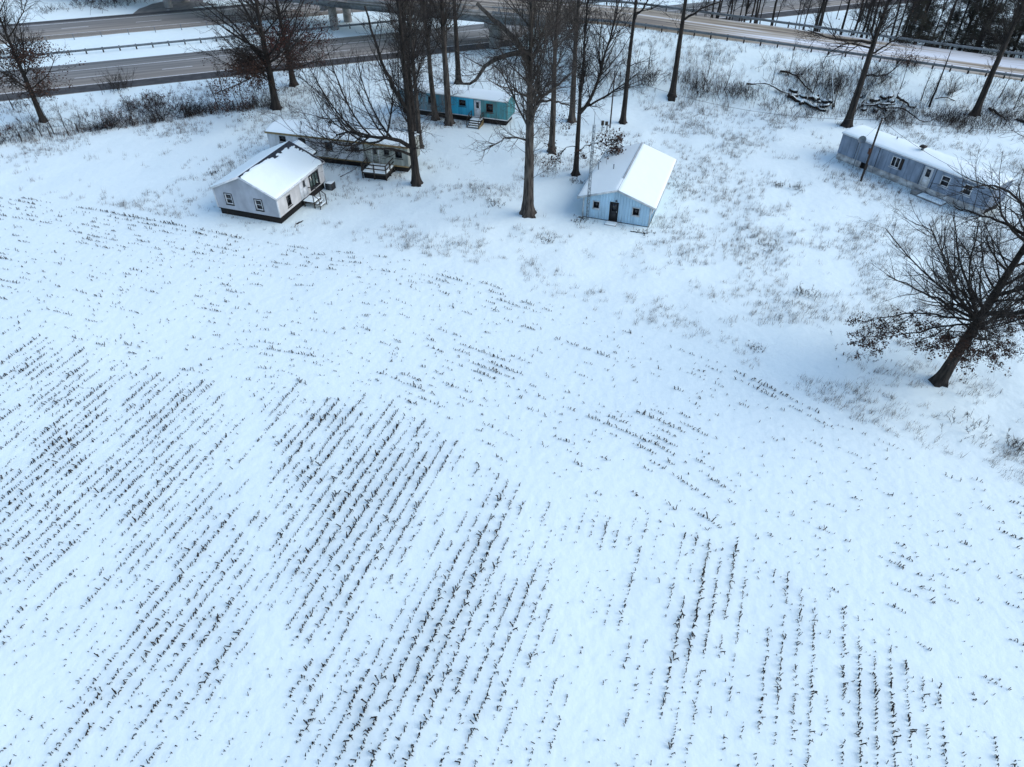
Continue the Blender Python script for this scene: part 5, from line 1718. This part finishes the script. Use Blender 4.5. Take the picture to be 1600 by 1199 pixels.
# dish on a mast in front of the slate trailer
db = np.array((*(r0 + ru * 2.75 - rv * 0.55), 0))
db = on_ground(db[0], db[1])
dm_ = thing('satellite_dish', 'dark satellite dish on a thin mast against the slate trailer', 'dish', tuple(db))
V, q = tubes(np.array([[(0, 0, -0.3), (0, 0, 1.6), (0, 0, 3.35)]]), np.full((1, 3), 0.05), 8)
link('mast', mesh_np('mast', V, [q]), 'steel', dm_)
V = [(0, 0, 0)]
F = []
for k, (rr, dd) in enumerate(((0.16, 0.02), (0.30, 0.07), (0.42, 0.15))):
    for a in range(12):
        V.append((rr * math.cos(a * math.pi / 6), -dd, rr * math.sin(a * math.pi / 6)))
tr3 = [(0, 1 + a, 1 + (a + 1) % 12) for a in range(12)]
qd = [(1 + 12 * k + a, 13 + 12 * k + a, 13 + 12 * k + (a + 1) % 12, 1 + 12 * k + (a + 1) % 12) for k in range(2) for a in range(12)]
do = link('reflector', mesh_np('reflector', np.array(V, float), [np.array(tr3), np.array(qd)], smooth=True), 'steel', dm_, loc=(0, -0.08, 3.35))
do.rotation_euler = (R(-25), 0, R(-30))
MB().bar((0, -0.1, 3.1), (0.2, -0.5, 3.4), 0.04).build('arm', 'steel', dm_)

# lattice mast beside the cabin
lb = gp(917, 344)
lm = thing('lattice_mast', 'thin triangular lattice mast beside the pale blue cabin', 'mast', tuple(lb))
Hm = 9.8
corner = [np.array((0.16 * math.cos(a), 0.16 * math.sin(a))) for a in (0.3, 0.3 + 2.094, 0.3 + 4.189)]
for c in corner:
    V, q = tubes(np.array([[(c[0], c[1], -0.3), (c[0] * 0.9, c[1] * 0.9, Hm / 2), (c[0] * 0.8, c[1] * 0.8, Hm)]]), np.full((1, 3), 0.024), 6)
    link('leg', mesh_np('leg', V, [q]), 'steel', lm)
m = MB()
for k in range(24):
    z0, z1 = k * Hm / 24, (k + 1) * Hm / 24
    s0, s1 = 1 - 0.2 * z0 / Hm, 1 - 0.2 * z1 / Hm
    for i in range(3):
        a, b_ = corner[i], corner[(i + 1) % 3]
        if k % 2:
            a, b_ = b_, a
        m.bar((a[0] * s0, a[1] * s0, z0), (b_[0] * s1, b_[1] * s1, z1), 0.026)
m.build('lattice', 'steel', lm)
m = MB()
m.bar((0, 0, Hm - 0.3), (0, 0, Hm + 1.2), 0.05)
m.build('top_tube', 'steel', lm)

def wire(a, b, sag, label, r=0.016, name='overhead_wire'):
    a = np.array(a, float)
    b = np.array(b, float)
    t = np.linspace(0, 1, 24)
    P = a[None] * (1 - t[:, None]) + b[None] * t[:, None]
    P[:, 2] -= sag * 4 * t * (1 - t)
    og = a
    V, q = tubes((P - og)[None], np.full((1, 24), r), 4)
    return tag(link(name, mesh_np(name, V, [q]), 'wire', None, loc=tuple(og)), label, 'wire', 'overhead wires')
pt_ = pb + np.array((0, 0, 6.85))
wire(pt_, p2 + np.array((0, 0, 6.7)), 1.5, 'long sagging wire from the utility pole to the service pole')
rw = lambda x, y, z: np.array((*(r0 + ru * x + rv * y), z))
wire(pt_, rw(13.5, 0.3, 3.5), 0.35, 'service wire from the utility pole over the slate trailer roof')
wire(pt_ + np.array((0, 0, -0.1)), on_ground(82, 71) + np.array((0, 0, 6.5)), 0.7, 'wire from the utility pole off to the right edge')
wire(pt_ + np.array((0, 0, -0.2)), db + np.array((0, 0, 3.3)), 0.15, 'short wire from the utility pole to the satellite dish')
gw = rw(0.25, -0.02, 0.75)
ga = gp(1284, 261)
wire(gw, ga, 0.05, 'short guy cable at the left corner of the slate trailer')
sb = np.array((sx, sy)) + np.array((-math.cos(R(-19.3)) * 2.6, -math.sin(R(-19.3)) * 2.6))
wire(p2 + np.array((0, 0, 6.6)), (sb[0], sb[1], 3.3), 0.4, 'wire from the service pole down to the cabin roof')
# branch and planks on the ground
log([(532, 277, 0.05), (552, 268, 0.12), (562, 262, 0.3)], 0.05, 'thin stick leaning beside the wooden deck', 620, snow=False, group='loose sticks', name='stick')
log([(463, 351, 0.04), (474, 346, 0.08)], 0.09, 'short dark plank lying near the front right corner of the grey house', 621, snow=False, group='loose sticks', name='plank')
log([(985, 362, 0.05), (1008, 366, 0.07)], 0.08, 'dark debris at the front right corner of the cabin', 622, snow=False, group='loose sticks', name='plank')
log([(904, 340, 0.05), (914, 342, 0.06)], 0.07, 'dark debris at the foot of the lattice mast', 623, snow=False, group='loose sticks', name='plank')
g = np.random.default_rng(68)
xs = g.uniform(FP[0, 0], FP[-1, 0] + 3, 5000)
ys = np.interp(xs, FP[:, 0], FP[:, 1]) + np.abs(g.normal(size=5000)) * 2.2 - 0.5
kp = fbm(xs / 2.4, ys / 2.4, 95) + 0.2 > g.uniform(0.0, 0.9, 5000)
scrub_mass('fence_scrub', 'dark scrub and weeds along the left fence line', xs[kp][:1500], ys[kp][:1500], g.uniform(0.4, 1.6, kp.sum())[:1500], 69)
# ------------------------------------------------------------------ dead grass in the unmown snow
g = np.random.default_rng(41)
NT = 120000
x = g.uniform(-85, 95, NT)
y = g.uniform(28, 118, NT)
n_ = x * HN[0] + y * HN[1]
dens = 0.10 * sstep(6, 14, x) * (1 - sstep(-4, 6, y - 92)) + fbm(x / 6, y / 6, 31) * 0.75 + 0.5 * fbm(x / 1.8, y / 1.8, 33)
off = y - edge_y(x)
rd = road_y(x) - y
yard = (np.abs(x + 6) < 6) & (y > 74) & (y < 90)
drive = np.exp(-((off - 7) / 2.2) ** 2) * 0.35
fd0 = np.abs(y - np.interp(x, FP[:, 0], FP[:, 1])) + 50 * (x > FP[-1, 0] + 2)
dens = dens + 0.7 * np.exp(-(fd0 / 1.0) ** 2) + 0.22 * sstep(1.0, 4.0, rd) * (1 - sstep(12, 17, rd)) * sstep(18, 24, x)
keep = (off > 0.5) & (n_ < 117) & (rd > 0.5) & (dens - drive - yard * 0.5 > g.uniform(-0.10, 0.60, NT))
# not inside buildings
def inside(xx, yy, cx, cy, a, x0, x1, y0, y1):
    dx, dy = xx - cx, yy - cy
    u_ = dx * math.cos(a) + dy * math.sin(a)
    v_ = -dx * math.sin(a) + dy * math.cos(a)
    return (u_ > x0) & (u_ < x1) & (v_ > y0) & (v_ < y1)
BLD = [(hx, hy, R(-18.5), -3.9, 3.9, -4.6, 7.4), (wl0[0], wl0[1], R(-14.9), -0.1, LW + 0.1, -0.1, DW + 0.1), (b0[0], b0[1], R(-18.6), -0.1, LB + 0.1, -0.1, DB + 0.1), (r0[0], r0[1], R(-55.2), -0.1, LR + 0.1, -0.1, DR + 0.1), (sx, sy, R(-19.3), -3.5, 3.5, -5.8, 5.8), (-16.85, 75.6, R(-14), -0.3, DL, -0.1, DDp)]
for B_ in BLD:
    keep &= ~inside(x, y, *B_)
x, y = x[keep], y[keep]
nb = 9
x = np.repeat(x, nb)
y = np.repeat(y, nb)
m_ = len(x)
fdist = np.abs(y - np.interp(x, FP[:, 0], FP[:, 1])) + 50 * (x > FP[-1, 0] + 2)
bank = sstep(1.0, 4.0, road_y(x) - y) * (1 - sstep(12, 17, road_y(x) - y)) * sstep(18, 24, x)
sc = np.repeat(g.uniform(0.5, 1.5, m_ // nb), nb) * (1 + 1.1 * np.exp(-(fdist / 1.0) ** 2) + 0.7 * bank)
x = x + g.normal(size=m_) * 0.13
y = y + g.normal(size=m_) * 0.13
z = ground(x, y)
H_ = g.uniform(0.15, 0.58, m_) * sc
lean_ = g.normal(size=(m_, 2)) * 0.26 + np.array((0.12, 0))
w = g.uniform(0.006, 0.0125, m_)
aa = g.uniform(0, 3.14, m_)
B = np.stack([x, y, z - 0.03], -1)
wd = np.stack([np.cos(aa) * w, np.sin(aa) * w, np.zeros(m_)], -1)
T_ = B + np.stack([lean_[:, 0] * H_, lean_[:, 1] * H_, H_ + 0.03], -1)
V = np.stack([B - wd, B + wd, T_], 1).reshape(-1, 3)
tag(link('dead_grass', mesh_np('dead_grass', V, [np.arange(m_ * 3).reshape(-1, 3)]), 'dead_grass'), 'sparse dead grass poking through the snow around the buildings', 'grass', kind='stuff')

# ------------------------------------------------------------------ corn stubble
g = np.random.default_rng(52)
AZ = R(20.0)
rd_ = np.array((math.sin(AZ), math.cos(AZ)))          # along the rows
rc_ = np.array((math.cos(AZ), -math.sin(AZ)))         # across the rows
BND_PX = [(-200, 480), (0, 500), (170, 555), (330, 600), (520, 615), (640, 640), (720, 690), (800, 765), (960, 800), (1100, 835), (1200, 880), (1330, 955), (1440, 1040), (1560, 1130), (1760, 1300)]
BND = np.array([level(px, py, 0)[:2] for px, py in BND_PX])
# how far the stalks stand out of the snow: survey spots (pixel, pixel, reach in metres along and across the row, weight)
SPOTS = [(60, 640, 9, 6, 0.34), (90, 780, 8, 5, 0.34), (280, 640, 6, 2.2, 0.40), (270, 760, 6, 2.6, 0.36), (290, 930, 7, 3.5, 0.42), (250, 1080, 7, 3.5, 0.36), (190, 600, 4, 2, -0.2),
         (520, 660, 4.5, 2.4, 0.75), (600, 740, 6, 2.6, 0.7), (540, 820, 4, 2.4, 0.55), (660, 760, 4, 1.2, 0.45), (760, 850, 5, 0.9, 0.6), (700, 960, 6, 1.6, 0.62), (640, 1040, 6, 2.2, 0.5), (560, 1130, 5, 2.0, 0.42), (520, 930, 4, 1.8, 0.4),
         (790, 1010, 5, 0.9, 0.5), (740, 1110, 4, 0.8, 0.45), (1105, 950, 4.2, 1.3, 0.85), (1075, 1000, 3, 0.9, 0.4), (1210, 1080, 4, 1.0, 0.5), (1255, 1060, 4, 0.9, 0.5), (1340, 1110, 4, 0.8, 0.55), (1395, 1120, 3.4, 1.0, 0.75), (1310, 1040, 3, 0.8, 0.35),
         (1035, 1100, 2, 0.7, 0.4), (985, 940, 3, 0.5, 0.45), (880, 1120, 3, 0.6, 0.25), (400, 960, 5, 1.8, -0.22), (400, 760, 6, 1.8, -0.15), (430, 1080, 5, 1.5, -0.25), (900, 880, 5, 2.5, -0.15), (950, 1080, 5, 2.2, -0.22), (170, 950, 6, 1.5, -0.22), (1500, 900, 6, 4, -0.2), (20, 1120, 6, 3, -0.12), (1530, 1150, 3, 1.2, 0.1)]
SPG = [(level(a, b, 0)[:2], l, c, w) for a, b, l, c, w in SPOTS]

BANDS = [([(330, 520), (385, 640), (400, 760), (405, 900), (415, 1040), (430, 1199)], 1.15, -0.48), ([(195, 540), (180, 640), (165, 740), (140, 860), (90, 980), (20, 1100)], 0.7, -0.32),
         ([(850, 740), (900, 880), (940, 1020), (985, 1199)], 1.7, -0.22), ([(1180, 900), (1185, 1000), (1170, 1199)], 0.5, -0.3), ([(700, 800), (640, 930), (600, 1010)], 0.45, -0.4)]
BANDG = [(smooth_poly([level(a, b, 0) for a, b in pl_], 30)[:, :2], hw_, w_) for pl_, hw_, w_ in BANDS]

def depth_w(px_, py_):
    s = np.zeros(len(px_))
    for ln_, hw_, w_ in BANDG:
        dmin = np.full(len(px_), 1e9)
        for q_ in ln_:
            dmin = np.minimum(dmin, (px_ - q_[0]) ** 2 + (py_ - q_[1]) ** 2)
        s += w_ * np.exp(-dmin / hw_ ** 2)
    for c, l, k, w in SPG:
        dx, dy = px_ - c[0], py_ - c[1]
        a = dx * rd_[0] + dy * rd_[1]
        b = dx * rc_[0] + dy * rc_[1]
        s += w * np.exp(-(a / l) ** 2 - (b / k) ** 2)
    return s

SX, SY, SD, SS = [], [], [], []
# straight rows
for k in range(-95, 95):
    a = np.arange(-30, 90, 0.155)
    a = a + g.normal(size=len(a)) * 0.035
    base = rc_ * k * 0.76
    xx = base[0] + rd_[0] * a + rc_[0] * 0.025 * g.normal(size=len(a))
    yy = base[1] + rd_[1] * a + rc_[1] * 0.025 * g.normal(size=len(a))
    ins = (yy < np.interp(xx, BND[:, 0], BND[:, 1]) + g.normal() * 0.5) & (yy > 4.0) & (np.abs(xx) < 60)
    w = depth_w(xx, yy)
    run = 0.45 * vnoise(a / 2.3, np.full(len(a), k * 3.7), 61) + 0.42 * vnoise(a / 0.62, np.full(len(a), k * 5.1), 62) + 0.30 * fbm(xx / 7, yy / 7, 63)
    run = run + 0.26 * vnoise(a / 9.0, np.full(len(a), k * 7.3), 64)
    pw = 0.16 + w * 0.85 + run * 0.9
    ok = ins & (pw > g.uniform(-0.10, 0.50, len(a)))
    SX.append(xx[ok]); SY.append(yy[ok]); SD.append(np.full(ok.sum(), AZ)); SS.append(np.clip(0.52 + 0.66 * pw[ok], 0.42, 1.25) * g.uniform(0.8, 1.25, ok.sum()))
# headland rows following the field edge
ed = smooth_poly(np.c_[EDGE, np.zeros(len(EDGE))], 160)
for _ in range(6):
    ed[1:-1] = 0.25 * ed[:-2] + 0.5 * ed[1:-1] + 0.25 * ed[2:]
T = np.gradient(ed[:, :2], axis=0)
T /= np.linalg.norm(T, axis=1, keepdims=True)
Nn = np.stack([T[:, 1], -T[:, 0]], -1)
HSP = [(150, 325, 9, 1.2, 0.5), (330, 362, 8, 1.4, 0.5), (70, 345, 6, 1, 0.2), (220, 380, 6, 2, 0.2), (740, 455, 4, 1.0, 0.42), (830, 480, 3, 0.8, 0.4), (1190, 605, 2.2, 0.5, 0.75), (1280, 650, 2.6, 0.5, 0.75), (430, 545, 3, 0.8, 0.35), (780, 580, 2.5, 1.6, 0.5), (630, 545, 1.5, 0.8, 0.45), (650, 605, 2, 0.8, 0.4),
       (990, 665, 2.4, 1.5, 0.55), (910, 700, 2, 1, 0.2), (1110, 820, 1.5, 0.8, 0.55), (1300, 840, 1.6, 0.8, 0.4), (1410, 885, 2.0, 0.8, 0.6), (1350, 945, 2.0, 0.9, 0.5), (1590, 775, 1.5, 0.8, 0.4), (850, 520, 2, 0.8, 0.3), (500, 480, 2, 0.8, 0.3), (1240, 720, 4, 3, -0.25), (900, 580, 5, 4, -0.12)]
HSG = [(level(a, b, 0)[:2], l, c, w) for a, b, l, c, w in HSP]
for k in range(1, 46):
    line = ed[:, :2] + Nn * (k * 0.76)
    Ls = np.concatenate([[0], np.cumsum(np.linalg.norm(np.diff(line, axis=0), axis=1))])
    a = np.arange(0, Ls[-1], 0.165)
    a = a + g.normal(size=len(a)) * 0.04
    xx = np.interp(a, Ls, line[:, 0]) + 0.03 * g.normal(size=len(a))
    yy = np.interp(a, Ls, line[:, 1]) + 0.03 * g.normal(size=len(a))
    tx = np.interp(a, Ls, T[:, 0])
    ty = np.interp(a, Ls, T[:, 1])
    ins = (yy > np.interp(xx, BND[:, 0], BND[:, 1]) + 0.5) & (yy > 4.0) & (np.abs(xx) < 75) & (yy < edge_y(xx))
    w = np.zeros(len(xx))
    for c, l, kk, wt_ in HSG:
        dx, dy = xx - c[0], yy - c[1]
        w += wt_ * np.exp(-((dx * tx + dy * ty) / l) ** 2 - ((dx * ty - dy * tx) / kk) ** 2)
    run = 0.40 * vnoise(a / 1.3, np.full(len(a), k * 3.7), 71) + 0.40 * vnoise(a / 0.5, np.full(len(a), k * 5.1), 72) + 0.34 * fbm(xx / 6, yy / 6, 73)
    pw = -0.07 + w + run
    ok = ins & (pw > g.uniform(0.02, 0.48, len(a)))
    SX.append(xx[ok]); SY.append(yy[ok]); SD.append(np.arctan2(tx[ok], ty[ok])); SS.append(np.clip(0.62 + 0.62 * pw[ok], 0.5, 1.25) * g.uniform(0.8, 1.25, ok.sum()))
# loose trash
nr = 5000
xx = g.uniform(-50, 45, nr)
yy = g.uniform(10, 72, nr)
ok = (yy < edge_y(xx) - 0.6) & (fbm(xx / 5, yy / 5, 81) + depth_w(xx, yy) > g.uniform(-0.9, 0.5, nr))
SX.append(xx[ok]); SY.append(yy[ok]); SD.append(g.uniform(0, 6.28, ok.sum())); SS.append(g.uniform(0.35, 0.85, ok.sum()))
SX, SY, SD, SS = map(np.concatenate, (SX, SY, SD, SS))

def stub_mesh(seed):
    """cut corn stalk with a scrap of leaf"""
    g = np.random.default_rng(seed)
    H = g.uniform(0.12, 0.30)
    ln = g.normal(size=2) * 0.28
    P = np.array([[(0, 0, -0.05), (ln[0] * H * 0.5, ln[1] * H * 0.5, H * 0.5), (ln[0] * H, ln[1] * H, H)]])
    V, q = tubes(P, np.array([[0.026, 0.023, 0.020]]), 4, cap=True)
    V = list(map(tuple, V))
    T_ = []
    for k in range(g.integers(1, 3)):
        a = g.uniform(0, 6.28)
        d = np.array((math.cos(a), math.sin(a), 0))
        w = np.array((-d[1], d[0], 0)) * 0.022
        h = H * g.uniform(0.35, 0.85)
        p0 = np.array((ln[0] * h, ln[1] * h, h))
        L = g.uniform(0.06, 0.16)
        p1 = p0 + d * L * 0.55 + np.array((0, 0, 0.035))
        p2 = p0 + d * L + np.array((0, 0, -h * g.uniform(0.3, 0.95)))
        i = len(V)
        V += [tuple(p0 - w * 0.6), tuple(p0 + w * 0.6), tuple(p1 + w), tuple(p1 - w), tuple(p2 + w * 0.4), tuple(p2 - w * 0.4)]
        T_ += [(i, i + 1, i + 2, i + 3), (i + 3, i + 2, i + 4, i + 5)]
    return np.array(V), np.concatenate([q, np.array(T_)])
SM = [stub_mesh(700 + i) for i in range(10)]
pxx, pyy = project(SX, SY, np.zeros(len(SX)))
dist = np.sqrt(SX ** 2 + SY ** 2 + CAM_H ** 2)
infr = (pxx > 6) & (pxx < 1594) & (pyy < 1192) & (pyy > 0)
order = np.argsort(np.where(infr, dist / SS ** 0.5, 1e9))
near = order[:300]
isn = np.zeros(len(SX), bool)
isn[near] = True
ST = [mesh_np('corn_stub', V, [q]) for V, q in SM]
for i in near:
    o = link('corn_stub', ST[g.integers(0, 10)], 'stub', None, loc=(SX[i], SY[i], float(ground(SX[i], SY[i]))), rz=g.uniform(0, 6.28))
    s = SS[i]
    o.scale = (s, s, s)
    tag(o, 'short dark corn stalk stub in the nearest rows at the bottom of the field', 'corn stub', 'corn stubs in the nearest rows')
far = np.where(~isn)[0]
var = g.integers(0, 10, len(far))
parts = []
for v in range(10):
    ids = far[var == v]
    V, q = SM[v]
    a = g.uniform(0, 6.28, len(ids))
    s = SS[ids] * g.uniform(0.8, 1.2, len(ids))
    c_, s_ = np.cos(a) * s, np.sin(a) * s
    X = V[None, :, 0] * c_[:, None] - V[None, :, 1] * s_[:, None] + SX[ids][:, None]
    Y = V[None, :, 0] * s_[:, None] + V[None, :, 1] * c_[:, None] + SY[ids][:, None]
    Z = V[None, :, 2] * s[:, None] + ground(SX[ids], SY[ids])[:, None]
    parts.append((np.stack([X, Y, Z], -1).reshape(-1, 3), (q[None] + (np.arange(len(ids)) * len(V))[:, None, None]).reshape(-1, 4)))
V, f = join(parts)
tag(link('corn_stubble', mesh_np('corn_stubble', V, f), 'stub'), 'rows of cut corn stubble across the snowy field', 'stubble', kind='stuff')
